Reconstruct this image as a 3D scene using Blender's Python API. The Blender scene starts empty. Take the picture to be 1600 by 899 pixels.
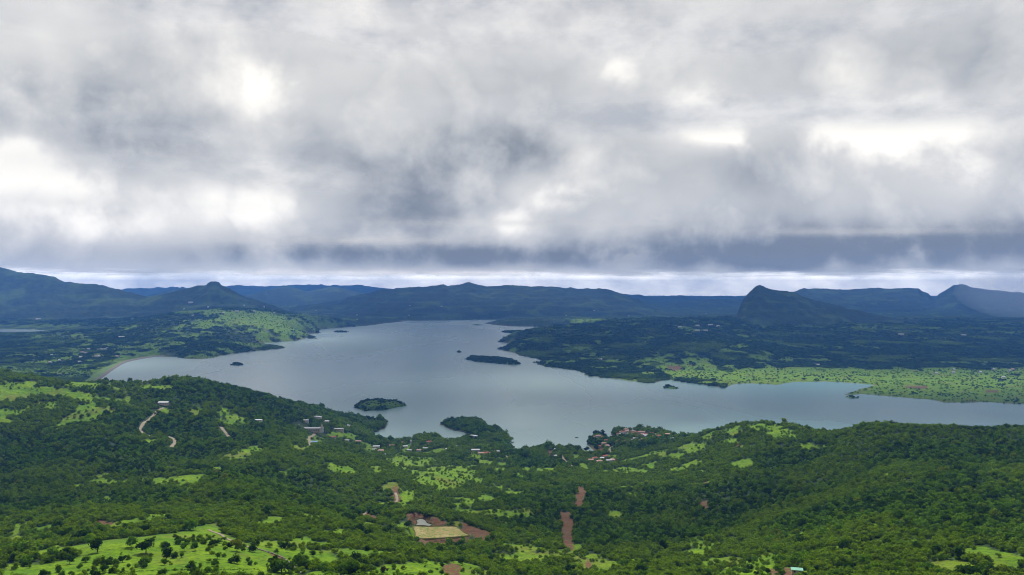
import bpy, math, random
import numpy as np
from mathutils import Vector

random.seed(7)
rng = np.random.default_rng(7)
scene = bpy.context.scene
col = scene.collection

# ------------------------------------------------------------------ camera
F, CX, CY, H = 1186.0, 800.0, 450.0, 420.0      # focal length in photo pixels, horizon row, eye height over the lake
cam_d = bpy.data.cameras.new('camera')
cam = bpy.data.objects.new('camera', cam_d); col.objects.link(cam)
cam_d.sensor_width = 36.0
cam_d.lens = 36.0 * F / 1600.0
cam_d.clip_start = 1.0
cam_d.clip_end = 300000.0
cam.location = (0, 0, H)
cam.rotation_euler = (math.radians(90), 0, 0)
scene.camera = cam

# ------------------------------------------------------------------ light
SUN_EL, SUN_AZ = math.radians(50), math.radians(-4)
L = Vector((math.sin(SUN_AZ) * math.cos(SUN_EL), math.cos(SUN_AZ) * math.cos(SUN_EL), math.sin(SUN_EL)))
sun_d = bpy.data.lights.new('sun', 'SUN')
sun_d.energy = 5.0
sun_d.angle = math.radians(0.5)
sun_d.color = (1.0, 0.95, 0.86)
sun = bpy.data.objects.new('sun', sun_d); col.objects.link(sun)
sun.rotation_euler = L.to_track_quat('Z', 'Y').to_euler()
sun.location = (0, 0, 3000)

world = bpy.data.worlds.new('World'); scene.world = world
world.use_nodes = True
nt = world.node_tree; nt.nodes.clear()
out = nt.nodes.new('ShaderNodeOutputWorld')
bg = nt.nodes.new('ShaderNodeBackground'); bg.inputs['Strength'].default_value = 0.075
sky = nt.nodes.new('ShaderNodeTexSky'); sky.sky_type = 'NISHITA'; sky.sun_disc = False
sky.sun_elevation = SUN_EL; sky.sun_rotation = SUN_AZ; sky.dust_density = 3.0
veil = nt.nodes.new('ShaderNodeMix'); veil.data_type = 'RGBA'
veil.inputs['Factor'].default_value = 0.8          # thin high cloud whitening the whole sky
tc = nt.nodes.new('ShaderNodeTexCoord'); mp = nt.nodes.new('ShaderNodeMapping'); mp.inputs['Scale'].default_value = (1, 1, 2)
hn = nt.nodes.new('ShaderNodeTexNoise'); hn.inputs['Scale'].default_value = 11; hn.inputs['Detail'].default_value = 7; hn.inputs['Roughness'].default_value = .6
hm = nt.nodes.new('ShaderNodeMix'); hm.data_type = 'RGBA'; hm.inputs['A'].default_value = (7.6, 8.0, 8.6, 1); hm.inputs['B'].default_value = (15.5, 15.2, 14.6, 1)
hr = nt.nodes.new('ShaderNodeMapRange'); hr.inputs['From Min'].default_value = .36; hr.inputs['From Max'].default_value = .62
nt.links.new(tc.outputs['Generated'], mp.inputs[0]); nt.links.new(mp.outputs[0], hn.inputs['Vector']); nt.links.new(hn.outputs[0], hr.inputs[0]); nt.links.new(hr.outputs[0], hm.inputs['Factor'])
sp = nt.nodes.new('ShaderNodeSeparateXYZ'); nt.links.new(tc.outputs['Generated'], sp.inputs[0])
lo = nt.nodes.new('ShaderNodeMapRange'); lo.inputs['From Min'].default_value = .008; lo.inputs['From Max'].default_value = .045; lo.inputs['To Min'].default_value = 1.9; lo.inputs['To Max'].default_value = .50
nt.links.new(sp.outputs[2], lo.inputs[0]); sc = nt.nodes.new('ShaderNodeVectorMath'); sc.operation = 'SCALE'
nt.links.new(hm.outputs['Result'], sc.inputs[0]); nt.links.new(lo.outputs[0], sc.inputs['Scale']); nt.links.new(sc.outputs[0], veil.inputs['B'])   # bright clear gap under the far edge of the deck
nt.links.new(sky.outputs[0], veil.inputs['A'])
nt.links.new(veil.outputs['Result'], bg.inputs['Color'])
nt.links.new(bg.outputs[0], out.inputs[0])

vs = scene.view_settings
vs.view_transform = 'Standard'; vs.look = 'None'; vs.exposure = 0.48; vs.gamma = 1.0
scene.render.engine = 'CYCLES'
cy = scene.cycles
cy.use_denoising = True; cy.denoising_input_passes = 'RGB_ALBEDO_NORMAL'; cy.denoising_prefilter = 'ACCURATE'
cy.max_bounces = 5; cy.diffuse_bounces = 2; cy.glossy_bounces = 2; cy.transmission_bounces = 2
cy.volume_bounces = 2; cy.transparent_max_bounces = 6
cy.use_light_tree = False
cy.filter_width = 1.05

# ------------------------------------------------------------------ numpy noise
def _hash(ix, iy, s):
    n = (ix.astype(np.int64) * 374761393 + iy.astype(np.int64) * 668265263 + s * 974634777) & 0x7fffffff
    n = ((n ^ (n >> 13)) * 1274126177) & 0x7fffffff
    n = (n ^ (n >> 16)) & 0xffffff
    return n / float(0xffffff)
def vnoise(x, y, s=0):
    x = np.asarray(x, float); y = np.asarray(y, float)
    ix = np.floor(x); iy = np.floor(y); fx = x - ix; fy = y - iy
    fx = fx * fx * fx * (fx * (fx * 6 - 15) + 10); fy = fy * fy * fy * (fy * (fy * 6 - 15) + 10)
    a = _hash(ix, iy, s); b = _hash(ix + 1, iy, s); c = _hash(ix, iy + 1, s); d = _hash(ix + 1, iy + 1, s)
    return (a * (1 - fx) + b * fx) * (1 - fy) + (c * (1 - fx) + d * fx) * fy
def fbm(x, y, o=4, s=0, ridged=False):
    t = 0; a = 1; w = 0
    for i in range(o):
        n = vnoise(x * 2 ** i + 17.3 * i, y * 2 ** i - 9.1 * i, s + i)
        if ridged: n = 1 - np.abs(2 * n - 1)
        t = t + a * n; w += a; a *= 0.5
    return t / w
def sstep(x, a, b):
    t = np.clip((x - a) / (b - a), 0, 1); return t * t * (3 - 2 * t)
def inpoly(px, py, P):
    ins = np.zeros(np.shape(px), bool); n = len(P)
    for i in range(n):
        x1, y1 = P[i]; x2, y2 = P[(i + 1) % n]
        if y1 == y2: continue
        c = ((y1 > py) != (y2 > py)) & (px < (x2 - x1) * (py - y1) / (y2 - y1) + x1)
        ins ^= c
    return ins
def pdist(px, py, P):
    d = np.full(np.shape(px), 1e12); n = len(P)
    for i in range(n):
        x1, y1 = P[i]; x2, y2 = P[(i + 1) % n]
        dx, dy = x2 - x1, y2 - y1
        t = np.clip(((px - x1) * dx + (py - y1) * dy) / (dx * dx + dy * dy + 1e-9), 0, 1)
        d = np.minimum(d, (px - x1 - t * dx) ** 2 + (py - y1 - t * dy) ** 2)
    return np.sqrt(d)
def plane(px, py, z=0.0):
    Y = (H - z) * F / (py - CY); return ((px - CX) * Y / F, Y)

# ------------------------------------------------------------------ the lake outline
LAKE = [(150,597),(172,580),(195,566),(240,558),(272,558),(285,561),(305,562),(326,561),(345,556),(372,552),(400,549),(430,546),(449,544),
 (420,541),(392,542),(378,541),(400,538),(440,535),(465,533),(478,529),(500,531),(486,527),(470,525),(500,521),(497,516),(512,514),(545,512),(580,509),
 (600,506),(633,503),(622,502),(700,501.2),(775,499.5),(782,501),(757,506),(775,509),(800,510.5),(850,511),(893,512),(897,516),(880,522),(868,525),
 (858,522),(838,520),(815,529),(797,532),(775,534),(796,537),(812,541),(796,542),(780,546),(795,550),(806,552),(812,556),(838,561),(846,565),(834,567),
 (848,573),(880,577),(905,580),(915,587),(945,591),(985,596),(1015,600),(1045,594),(1065,598),(1100,602),(1128,607),(1150,601),(1180,600),
 (1215,602),(1240,598),(1290,597),(1330,599),(1365,602),(1340,611),(1320,618),(1345,616),(1400,621),(1450,625),(1478,630),(1540,629),(1600,632),
 (1850,640),(1950,660),(1850,695),(1600,695),(1450,693),(1330,692),(1250,690),(1150,688),(1090,686),(1056,684),(1040,677),(1000,673),(957,676),(956,680),(964,684),(967,688),
 (953,688),(949,684),(940,681),(930,682),(919,686.5),(926,690),(915,694),(923,699),(929,704),(922,707),(905,703),(872,700),(848,697),(832,704),(802,708),
 (798,694),(793,683),(779,671),(762,666),(750,657),(722,656),(700,658),(688,664),(700,671),(722,676),(738,682),(722,687),(700,690),(682,681),(660,680),
 (646,688),(610,690),(585,688),(582,678),(598,672),(605,665),(600,659),(570,655),(549,657),(500,656),(400,645),(300,635),(200,620),(150,602)]
ISLANDS = [([(553,637),(562,631),(590,629),(615,631),(638,634),(622,637),(600,642),(570,643)], 14),
 ([(727,562),(737,559),(760,560),(785,562),(805,565),(814,570),(800,571),(770,568),(745,566)], 10),
 ([(361,571),(368,568.5),(378,570),(376,572)], 7), ([(1036,606),(1046,604),(1058,607),(1056,609),(1044,608)], 5),
 ([(520,519),(532,517.6),(544,518.6),(541,520),(528,520.2)], 6), ([(713,550.6),(716,550),(721,550.8),(717,551.4)], 4),
 ([(736,508),(748,507.6),(757,508.6),(746,509.6)], 6),
 ([(783,519.5),(800,516.5),(836,519.5),(838,522.5),(815,524.5),(798,521.5)], 9), ([(1318,621),(1330,619.6),(1343,622),(1330,623.4)], 2)]
POND2 = [(-160,512.5),(0,514.5),(52,515.5),(78,518),(40,519),(0,519.5),(-160,521)]
to_w = lambda P: [plane(x, y) for x, y in P]
LAKE_W = to_w(LAKE); ISL_W = [(to_w(p), h) for p, h in ISLANDS]; POND2_W = [plane(x, y, 45) for x, y in POND2]

# ------------------------------------------------------------------ ground heights at known places (photo column, photo row, distance)
CP = """0,899,430 0,850,600 0,790,870 0,740,1080 0,700,1200 0,650,1350 0,612,1480 0,584,1600
-250,899,440 -250,800,800 -250,700,1150 -250,580,1500
80,596,1620 80,650,1400 80,720,1180
150,899,430 150,850,600 150,800,800 150,750,1040 150,700,1230 150,640,1450 150,603,1640
220,601,1700 225,625,1600
300,899,440 300,850,590 300,800,780 300,755,960 300,720,1230 300,680,1400 300,620,1640 290,596,1780
350,745,950 400,757,940 450,770,930 500,785,915 545,802,900 600,818,880
380,740,1100 450,750,1130 545,795,1060 500,740,1200 480,700,1400 400,690,1420 400,650,1650 360,605,1850 400,617,1980 450,632,2070 440,660,1760
500,672,1900 500,643,2180 545,657,2250 560,675,2080 580,665,2280
430,830,700 430,899,470 550,899,520 550,860,640 560,830,760 650,885,580 650,865,680 650,899,540
690,835,870 690,815,900 650,815,900 730,845,845 770,860,780 750,899,600
640,790,1030 640,760,1230 640,735,1430 640,715,1740 620,700,1960 600,730,1500 570,760,1200
700,800,1040 700,770,1230 700,740,1470 700,720,1740 700,708,1880 780,700,1950 780,720,1760 740,690,2040 735,667,2260 700,665,2290
790,760,1330 790,800,1060 850,720,1770 850,705,1930 850,760,1340 850,820,980 900,740,1520 900,780,1220 900,830,960 900,899,640 850,870,760
930,695,2000 930,716,1790 985,683,2080 1030,684,2060 1000,700,1880 1000,730,1570 1000,770,1250 1000,820,980 1000,899,640
1060,690,1900 1100,683,1680 1100,710,1480 1100,760,1180 1100,830,900 1100,899,620 1140,668,1600
1200,658,1520 1200,680,1430 1200,720,1250 1200,760,1080 1200,800,920 1200,850,740 1200,899,560 1240,664,1480
1290,679,1360 1290,710,1200 1290,760,1000 1350,669,1230 1350,700,1090 1400,740,900 1400,800,710 1400,850,600 1400,899,500
1450,669,1170 1450,700,1040 1600,673,1110 1600,700,980 1600,740,820 1600,800,640 1600,899,440 1850,680,1100 1850,899,440
0,540,5000 0,560,4300 100,560,4350 60,580,3900 110,588,3700 200,540,5000 250,492,7000 330,485,7150 400,487,7000 450,499,6900 480,514,6700 350,510,6000 300,530,5300 400,530,5600
150,510,6200 0,500,7900 -200,560,4300 -200,530,5500 200,500,7600
860,521,5700 840,523,5600 830,545,5000 900,512,6300 960,508,6500 1050,504,6700 1140,502,6900 1300,505,6900 1500,509,6900 1700,509,6900
900,535,5200 900,555,4700 1000,540,5000 1100,538,4700 1160,546,4600 1000,570,4050 1080,585,3700 1120,560,4200 1200,580,3790 1250,560,4300 1400,585,3650 1550,600,3300 1400,545,4900 1600,545,4900 1600,580,3750 1750,600,3300
1200,530,5500 1400,525,5700 1600,525,5700 920,502,7900 1000,500,8600 1050,496,9500""".split()
ctl = []
for s in CP:
    a, b, d = map(float, s.split(',')); ctl.append((( a - CX) / F, math.log(d), H - (b - CY) * d / F))
def C(px, d, z): ctl.append(((px - CX) / F, math.log(d), z))
for px in (-200, 200, 600, 1000, 1400, 1800):         # the slope the viewer stands on
    C(px, 25, 396); C(px, 60, 382); C(px, 130, 352); C(px, 240, 308); C(px, 340, 272)
for px, d0, z0, d1, z1, d2, z2 in ((-250,1800,200,2200,80,3000,12),(0,1850,190,2300,80,3000,10),(80,1900,160,2300,70,2900,10),(150,1900,150,2300,60,3000,8),
    (220,1950,145,2350,60,2800,10),(290,2030,140,2350,60,2700,10),(360,2120,95,2350,35,2550,8),
    (1140,1800,70,2000,12,2100,4),(1200,1720,85,1950,20,2100,4),(1290,1560,70,1850,20,2050,4),(1350,1420,120,1700,50,2000,8),(1450,1380,120,1700,50,2000,8),(1600,1330,125,1650,50,2000,8),(1850,1330,125,1650,50,2000,8)):
    C(px, d0, z0); C(px, d1, z1); C(px, d2, z2)
for px, py in ((300,600),(450,600),(600,600),(800,600),(1000,640),(1200,640),(1400,650),(1600,650),(600,550),(700,520),(500,560),(900,640),(700,640),(250,580)):
    C(px, plane(px, py)[1], 4)
for px in (-250, 50, 300, 550, 800, 1050, 1300, 1550, 1850):
    C(px, 10500, 40); C(px, 15000, 60); C(px, 30000, 90); C(px, 40000, 90)
ctl = np.array(ctl)
cu, cv, cz = ctl.T
KU = 1.6
def tps(r2): return 0.5 * r2 * np.log(r2 + 1e-12)
A = np.zeros((len(cu) + 3,) * 2); n = len(cu)
r2 = ((cu[:, None] - cu) * KU) ** 2 + (cv[:, None] - cv) ** 2
A[:n, :n] = tps(r2) + np.eye(n) * 2e-4
A[:n, n] = 1; A[:n, n + 1] = cu; A[:n, n + 2] = cv; A[n:, :n] = A[:n, n:].T
W = np.linalg.solve(A, np.r_[cz, 0, 0, 0])

# mountains: crest line as (photo column, photo row), distance, depth of the near and the far flank, steepness, cliff
RIDGES = [
 ('mountain', 'blue forested mountain sloping down from the left edge of the valley', [(-300,418),(-100,416),(0,417),(15,420),(28,425),(60,428),(85,432),(100,440),(120,443),(160,445),(170,449),(190,454),(215,460),(240,466),(270,480),(300,495)], 9400, 1500, 1500, 1.15),
 ('mountain', 'dark conical mountain topped by a small rocky knob', [(120,500),(180,478),(240,463),(270,456),(292,450),(312,446.5),(322,445),(325,441),(334,439),(342,441),(346,446),(358,452),(380,463),(405,472),(430,480),(470,492)], 9000, 1500, 1500, 1.5),
 ('mountain', 'long flat topped blue mountain behind the far end of the lake', [(400,492),(440,483),(500,475),(540,468),(560,460),(580,457),(600,452),(630,450),(650,449),(672,446.5),(690,444.5),(700,447),(712,446.5),(722,443),(733,441),(745,445),(770,448),(800,446),(830,448.5),(860,448),(886,451),(891,449),(905,452),(935,451),(955,454),(975,460),(1000,470),(1020,480),(1060,492)], 12600, 3000, 2000, 1.25),
 ('mountain', 'low blue mountain between the long flat mountain and the dark peak', [(960,488),(1010,482),(1040,476),(1065,472),(1095,467.5),(1130,468),(1160,468.5),(1250,472),(1300,490)], 15500, 2900, 2000, 1.2),
 ('mountain', 'steep dark pointed peak rising over the right shore with a long shoulder', [(1090,506),(1120,503),(1144,499),(1153,489),(1157,477),(1161,468),(1170,458),(1179,449),(1187,445.5),(1196,450),(1206,454),(1225,455.5),(1240,457),(1252,463),(1275,470),(1296,474),(1310,478),(1322,484),(1340,487),(1380,494),(1430,501),(1480,507.5),(1545,508.5),(1570,504),(1600,498),(1680,488),(1850,480)], 7400, 1500, 1300, 1.35),
 ('mountain', 'far right mountain whose flat top touches the low cloud', [(1180,480),(1235,456),(1255,449),(1275,449),(1300,451),(1350,451.5),(1362,449),(1435,450.5),(1442,455),(1450,458),(1456,464),(1461,466),(1468,458),(1480,452),(1490,445),(1505,444),(1518,449),(1545,452),(1570,455),(1600,458),(1700,462),(1850,455)], 14500, 2900, 2000, 1.1),
 ('mountain', 'blue hill row beyond the small knobbed mountain', [(150,482),(230,462),(262,452),(285,446.5),(302,452),(340,458),(380,462),(405,455),(420,451),(440,448),(452,449),(480,456),(500,452),(520,449),(535,450),(560,458),(620,470)], 16500, 2600, 2000, 1.2),
 ('mountain', 'pale farthest hills along the left horizon', [(120,460),(200,450),(240,448),(300,449),(350,446),(420,446.5),(500,445),(560,446),(610,450),(680,462)], 26000, 4000, 3000, 1.2),
 ('mountain', 'pale blue far ridge in the gap beside the long flat mountain', [(940,462),(980,459),(1000,461),(1015,464),(1040,462.5),(1072,463),(1084,466),(1110,470),(1160,474)], 21000, 3000, 3000, 1.2),
]
def base_h(u, v):
    out = np.empty(u.shape); uf, vf, of = u.ravel(), v.ravel(), out.reshape(-1)
    for i in range(0, uf.size, 40000):
        a, b = uf[i:i + 40000], vf[i:i + 40000]
        r2 = ((a[:, None] - cu) * KU) ** 2 + (b[:, None] - cv) ** 2
        of[i:i + 40000] = tps(r2) @ W[:n] + W[n] + W[n + 1] * a + W[n + 2] * b
    return out

FIELDS = [  # flat flooded fields in the valley: outline in the photo, level
 ([(645,823),(668,824),(712,823),(724,833),(735,838),(700,841),(660,843),(650,842),(650,833)], 870),
 ([(650,844),(700,842),(735,839),(722,850),(705,855),(672,855),(652,850)], 848),
 ([(650,814),(657,811),(664,813),(667,818),(675,820),(671,823.5),(660,822),(648,822.5),(653,818)], 912)]
FIELD_W = []
for P, d in FIELDS:
    yc = sum(p[1] for p in P) / len(P); z = H - (yc - CY) * d / F
    FIELD_W.append(([plane(x, y, z) for x, y in P], z))

ROWS = np.concatenate([np.geomspace(25, 330, 40)[:-1], np.geomspace(330, 2600, 300)[:-1], np.geomspace(2600, 7000, 180)[:-1],
                       np.geomspace(7000, 14000, 130)[:-1], np.geomspace(14000, 29900, 40)])
COLS = np.linspace(-0.8, 0.8, 860)
NR, NC = len(ROWS), len(COLS)
U, Y = np.meshgrid(COLS, ROWS); V = np.log(Y); X = U * Y
PXg = CX + U * F
Z = base_h(U, V)
Z = np.where(Y < 9500, Z, np.clip(Z, 10, 120))
# relief on the open slopes
amp = sstep(Z, 8, 90) * sstep(Y, 300, 600)
gul = fbm(X / 260, Y / 300, 4, 3, True) - 0.55
Z = Z + amp * (gul * 16 + (fbm(X / 90, Y / 90, 3, 11) - .5) * 9) * (1 + sstep(Y, 3000, 8000) * 1.5)
Z = np.where(Y > 2500, Z + sstep(Y, 2500, 3500) * (fbm(X / 700, Y / 700, 4, 21) - .45) * 26, Z)
Z = np.maximum(Z, 3.0)
ID = np.where(Y < 2450, 0, 1)
for i, (nm, lb, P, d0, wf, wb, pw) in enumerate(RIDGES):
    P = np.array(P, float)
    row = np.interp(PXg, P[:, 0], P[:, 1])
    row = row + (fbm(U * 120, U * 0 + i, 3, 40 + i) - .5) * 2.6
    dc = d0 * (1 + 0.05 * (fbm(U * 5, U * 0 + 3.3 * i, 3, 50 + i) - .5))
    zc = H - (row - CY) * dc / F
    ok = (PXg > P[0, 0]) & (PXg < P[-1, 0])
    t = (dc - Y)
    spur = fbm(U * d0 / 900, Y / 1600, 4, 60 + i, True)
    tf = np.clip(t / (wf * (0.72 + 0.5 * spur)), 0, 1); tb = np.clip(-t / wb, 0, 1)
    g = np.where(t > 0, (1 - tf) ** pw, (1 - tb) ** 1.6)
    # lava terraces: level bands, steep cliff then ledge
    zz = zc * g
    zz = zz + (fbm(X / 420, Y / 420, 5, 70 + i, True) - .55) * 105 * np.where(t > 0, np.minimum(tf * 4, 1) * (1 - tf), 0.3 * (1 - tb))
    st = 62.0
    k = zz / st + (fbm(X / 1500, Y / 1500, 2, 80 + i)) ; fr = k - np.floor(k)
    zz = zz + (sstep(fr, 0.25, 0.75) - fr) * st * 0.5 * np.minimum(tf * 6, 1)
    zz = np.where(ok & (tf < 1) & (tb < 1), zz, -1)
    ID = np.where(zz > Z, 2 + i, ID); Z = np.maximum(Z, zz)
# lake bed, shores, islands
wob = (fbm(X / 60, Y / 60, 3, 5) - .5) * 0.008 * Y
sd = np.where(inpoly(X, Y, LAKE_W), -1, 1) * pdist(X, Y, LAKE_W) + wob * (Y > 1500)
bank = 0.022 * Y
Zl = 0.8 + (Z - 0.8) * sstep(sd / bank, 0.0, 1.0) ** 0.8
Zl = np.where(sd < 0, -np.minimum(6, -sd * 0.12) - .3, Zl)
ISL = np.zeros(Z.shape, bool)
for P, h in ISL_W:
    near = (np.abs(X - np.mean([p[0] for p in P])) < 800) & (np.abs(Y - np.mean([p[1] for p in P])) < 800)
    di = np.full(Z.shape, -1e3)
    di[near] = np.where(inpoly(X[near], Y[near], P), 1, -1) * pdist(X[near], Y[near], P)
    w = np.clip(0.008 * Y, 12, 60)
    zi = 0.4 + h * sstep(di / w, -0.1, 1)
    m = (di > -0.06 * w) & (sd < 0); Zl = np.where(m, np.maximum(Zl, zi), Zl); ISL |= m
LAND = (sd > 0) | ISL
sd2 = np.where(inpoly(X, Y, POND2_W), -1, 1) * pdist(X, Y, POND2_W)
m = (Y > 5200) & (Y < 8600) & (X < -3000)
Zl = np.where(m & (sd2 < 0), 43, np.where(m & (sd2 < 1300), 45.5 + (Zl - 45.5) * sstep(sd2, 50, 1300), Zl))
LAND &= ~(m & (sd2 < 420))
for P, z in FIELD_W[::-1]:
    near = (Y > 700) & (Y < 1100) & (np.abs(X + 80) < 250)
    d = np.full(Z.shape, 1e3); d[near] = np.where(inpoly(X[near], Y[near], P), -1, 1) * pdist(X[near], Y[near], P)
    k = 1 - sstep(d, 2.5, 9); Zl = Zl * (1 - k) + (z - 0.4) * k
Z = Zl
ID = np.where(ISL, 30, ID)
PYg = CY + (H - Z) * F / Y

LOGR = np.log(ROWS)
def terrain_z(x, y):
    x = np.asarray(x, float); y = np.asarray(y, float)
    fr = np.interp(np.log(np.maximum(y, 26)), LOGR, np.arange(NR)); fc = np.clip((x / np.maximum(y, 26) - COLS[0]) / (COLS[1] - COLS[0]), 0, NC - 1.001)
    r = np.minimum(fr.astype(int), NR - 2); c = fc.astype(int)
    y0 = ROWS[r]; tr = (y - y0) / (ROWS[r + 1] - y0); tc = fc - c
    return (Z[r, c] * (1 - tc) + Z[r, c + 1] * tc) * (1 - tr) + (Z[r + 1, c] * (1 - tc) + Z[r + 1, c + 1] * tc) * tr
def ground(px, py):
    """first point of the ground that photo position (px, py) looks at"""
    fc = ((px - CX) / F - COLS[0]) / (COLS[1] - COLS[0]); c = int(min(max(round(fc), 0), NC - 1))
    yp = PYg[:, c]; k = np.nonzero((yp <= py) & (ROWS > 300))[0]
    if len(k) == 0: return None
    k = k[0]; a, b = yp[k - 1], yp[k]
    t = (a - py) / (a - b) if a != b else 0
    y = ROWS[k - 1] + (ROWS[k] - ROWS[k - 1]) * min(max(t, 0), 1)
    x = (px - CX) / F * y
    return (x, y, float(terrain_z(x, y)))

# ------------------------------------------------------------------ grass, bare soil
MEADOW = [[(0,884),(60,882),(100,875),(150,860),(160,850),(225,845),(300,829),(345,831),(400,858),(440,872),(470,893),(480,910),(0,910)],
 [(405,850),(450,852),(530,866),(550,885),(520,893),(470,885),(430,866)],
 [(545,910),(575,888),(640,879),(665,871),(705,884),(730,893),(790,905)],
 [(1110,910),(1130,882),(1160,874),(1215,880),(1262,893),(1275,910)],
 [(500,728),(515,722),(540,726),(562,738),(545,743),(520,738)],
 [(325,729),(353,726),(352,741),(330,739)],[(775,848),(830,850),(840,862),(815,868),(790,858)],
 [(655,745),(690,735),(715,742),(740,752),(715,766),(690,770),(665,760)],[(625,762),(650,768),(655,780),(640,795),(627,796),(622,780)]]
ELL = [(700,742,60,18),(640,727,46,10),(820,872,50,10),(470,880,50,12),(45,600,34,5),(20,618,30,9),(80,634,30,8),(140,638,28,7),(120,600,25,5),(60,588,25,3),(262,643,13,5),(307,644,13,7),(350,641,9,5),(365,655,14,8),(265,735,16,5),(120,762,14,5),
 (165,754,36,8),(245,750,24,5),(290,755,26,10),(365,720,12,6),(395,705,20,5),(500,690,16,7),(470,703,20,7),(530,680,22,6),(665,722,34,9),(625,718,22,7),(720,735,22,10),(740,715,18,6),(690,705,12,4),
 (980,762,12,5),(1010,728,16,6),(1150,676,26,7),(1185,668,30,7),(1215,672,18,9),(1235,684,20,5),(1140,690,20,6),(1080,700,20,5),(1030,710,22,6),(980,735,22,5),(1060,735,20,4),(905,713,7,5),
 (1090,738,9,4),(770,803,26,7),(820,800,18,5),(100,818,14,5),(70,826,20,4),(1385,742,8,4),(1370,822,10,5),(1250,835,7,5),(990,775,10,4),(575,705,12,5),(780,735,12,5),(760,725,14,6),(860,735,14,4),(960,805,8,4),
 (200,585,40,4),(130,620,20,4),(235,605,30,4),(30,645,18,6),(450,735,12,4),(230,690,10,3),(590,735,14,8),(640,745,10,5),(10,812,16,5),(20,845,20,8),(90,855,14,5),(490,810,22,5),(530,835,14,5),(580,835,12,4),(640,838,9,12),(1330,885,30,6),(1160,850,10,4)]
SOIL = [[(903,760),(914,762),(917,775),(914,786),(909,796),(899,795),(897,782),(900,768)],
 [(874,801),(893,801),(897,822),(895,838),(897,850),(892,860),(880,858),(879,843),(874,830)],
 [(543,797),(560,800),(585,807),(602,813),(590,816),(565,808),(545,803)],[(612,762),(622,762),(626,778),(622,790),(613,786)],
 [(636,804),(650,802),(680,808),(690,814),(702,818),(690,823),(676,823),(668,814),(655,812),(650,820),(640,818)],
 [(722,818),(735,822),(770,834),(772,848),(755,850),(742,840),(722,832)],
 [(650,840),(735,838),(728,850),(705,858),(650,854)],
 [(138,820),(160,815),(178,815),(165,821),(160,826),(142,826)],[(912,880),(922,876),(924,888),(914,894)],[(1021,886),(1028,885),(1031,897),(1022,898)],
 [(690,884),(715,881),(722,890),(715,905),(700,905)],[(1200,888),(1245,887),(1262,900),(1205,905)],
 [(852,704),(866,704),(866,712),(856,716)],[(175,598),(235,597),(235,600),(180,600)],[(900,702),(945,700),(946,708),(918,712),(905,706)],
 [(415,862),(440,868),(452,878),(428,872)],[(1040,572),(1064,572),(1066,579),(1050,580)],[(1415,604),(1450,604),(1448,608),(1415,608)],[(1540,610),(1560,610),(1558,614),(1540,614)],
 [(1098,752),(1104,752),(1106,762),(1098,762)],[(1094,785),(1104,783),(1106,796),(1094,798)],[(1148,693),(1156,693),(1158,700),(1150,700)]]
def patch_masks(px, py, x, y):
    """grass and soil amounts at ground points"""
    wx = px + (fbm(x / 14, y / 14, 3, 90) - .5) * 26 * np.clip(500 / y, .15, 1); wy = py + (fbm(x / 14, y / 14, 3, 95) - .5) * 12 * np.clip(500 / y, .3, 1)
    g = np.zeros(px.shape); s = np.zeros(px.shape)
    rag = fbm(x / 11, y / 16, 4, 92) - .5; sm = (y < 2450) & (px > -60) & (px < 1660); qx, qy = wx[sm], wy[sm]; gg = np.zeros(qx.shape)
    for P in MEADOW: gg = np.maximum(gg, sstep(np.where(inpoly(qx, qy, P), 1, -1) * pdist(qx, qy * 1.6, [(a, b * 1.6) for a, b in P]) / 9 + rag[sm] * 1.8, -.15, .5))
    for a, b, c, d in ELL:
        gg = np.maximum(gg, sstep(1 - ((qx - a) / c) ** 2 - ((qy - b) / d) ** 2 + rag[sm] * 2.4, .1, .6) * (((qx - a) / c) ** 2 + ((qy - b) / d) ** 2 < 3))
    g[sm] = gg
    sx_, sy_ = px + rag * 9 * np.clip(900 / y, .2, 1.5), py + rag * 7 * np.clip(900 / y, .2, 1.5)
    for P in SOIL: s = np.maximum(s, inpoly(sx_, sy_, P))
    # cleared farmland on the far shores
    n1 = fbm(x / 230, y / 330, 4, 100); n2 = fbm(x / 60, y / 90, 3, 104)
    strip = sstep(px, 1080, 1240) * sstep(py, 571, 582) * (y > 2700) * (y < 4300)
    hill = np.exp(-((px - 425) / 60) ** 2 - ((py - 500) / 13) ** 2) + np.exp(-((px - 300) / 60) ** 2 - ((py - 486) / 5) ** 2) + np.exp(-((px - 915) / 34) ** 2 - ((py - 502) / 5) ** 2)
    dam = np.exp(-((px - 120) / 60) ** 2 - ((py - 582) / 10) ** 2) + 0.8 * np.exp(-((px - 1070) / 90) ** 2 - ((py - 580) / 14) ** 2)
    left = .24 * (px < 560) * (py > 505) * (py < 590) + .06 * (px > 820) * (px < 1150) * (py > 530)
    far = np.clip(strip * 1.2 + hill * 1.0 + dam * .8 + left, 0, 1)
    fg = sstep(n1 * .45 + n2 * .55 + far * .36, .56, .70) * (y > 2600)
    g = np.maximum(g, fg)
    return np.clip(g, 0, 1), np.clip(s, 0, 1)
G, S = patch_masks(PXg, PYg, X, Y)
GS = np.zeros(G.shape)      # zones of paler shrubs round the clearings, sunlit tone put into their leaves
for a, b_, c, d in ELL + [(650,745,110,35),(60,615,90,30),(1190,675,90,18),(560,735,70,18),(250,850,300,40),(950,885,240,26),(1400,885,260,22),(700,800,60,30),(1050,725,90,18)]:
    GS = np.maximum(GS, np.exp(-((PXg - a) / (c * 1.5)) ** 2 - ((PYg - b_) / (d * 1.7)) ** 2))
G = np.maximum(G, sstep(fbm(X / 38, Y / 60, 5, 97) + .13 * GS, .665, .70) * (GS > .3) * (Y > 420) * (Y < 2400) * .9)
G = G * (ID < 2) + G * (ID == 30) * .5 + 0.5 * (ID == 30) + 0.25 * G * (ID >= 2) * (ID < 30)

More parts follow.
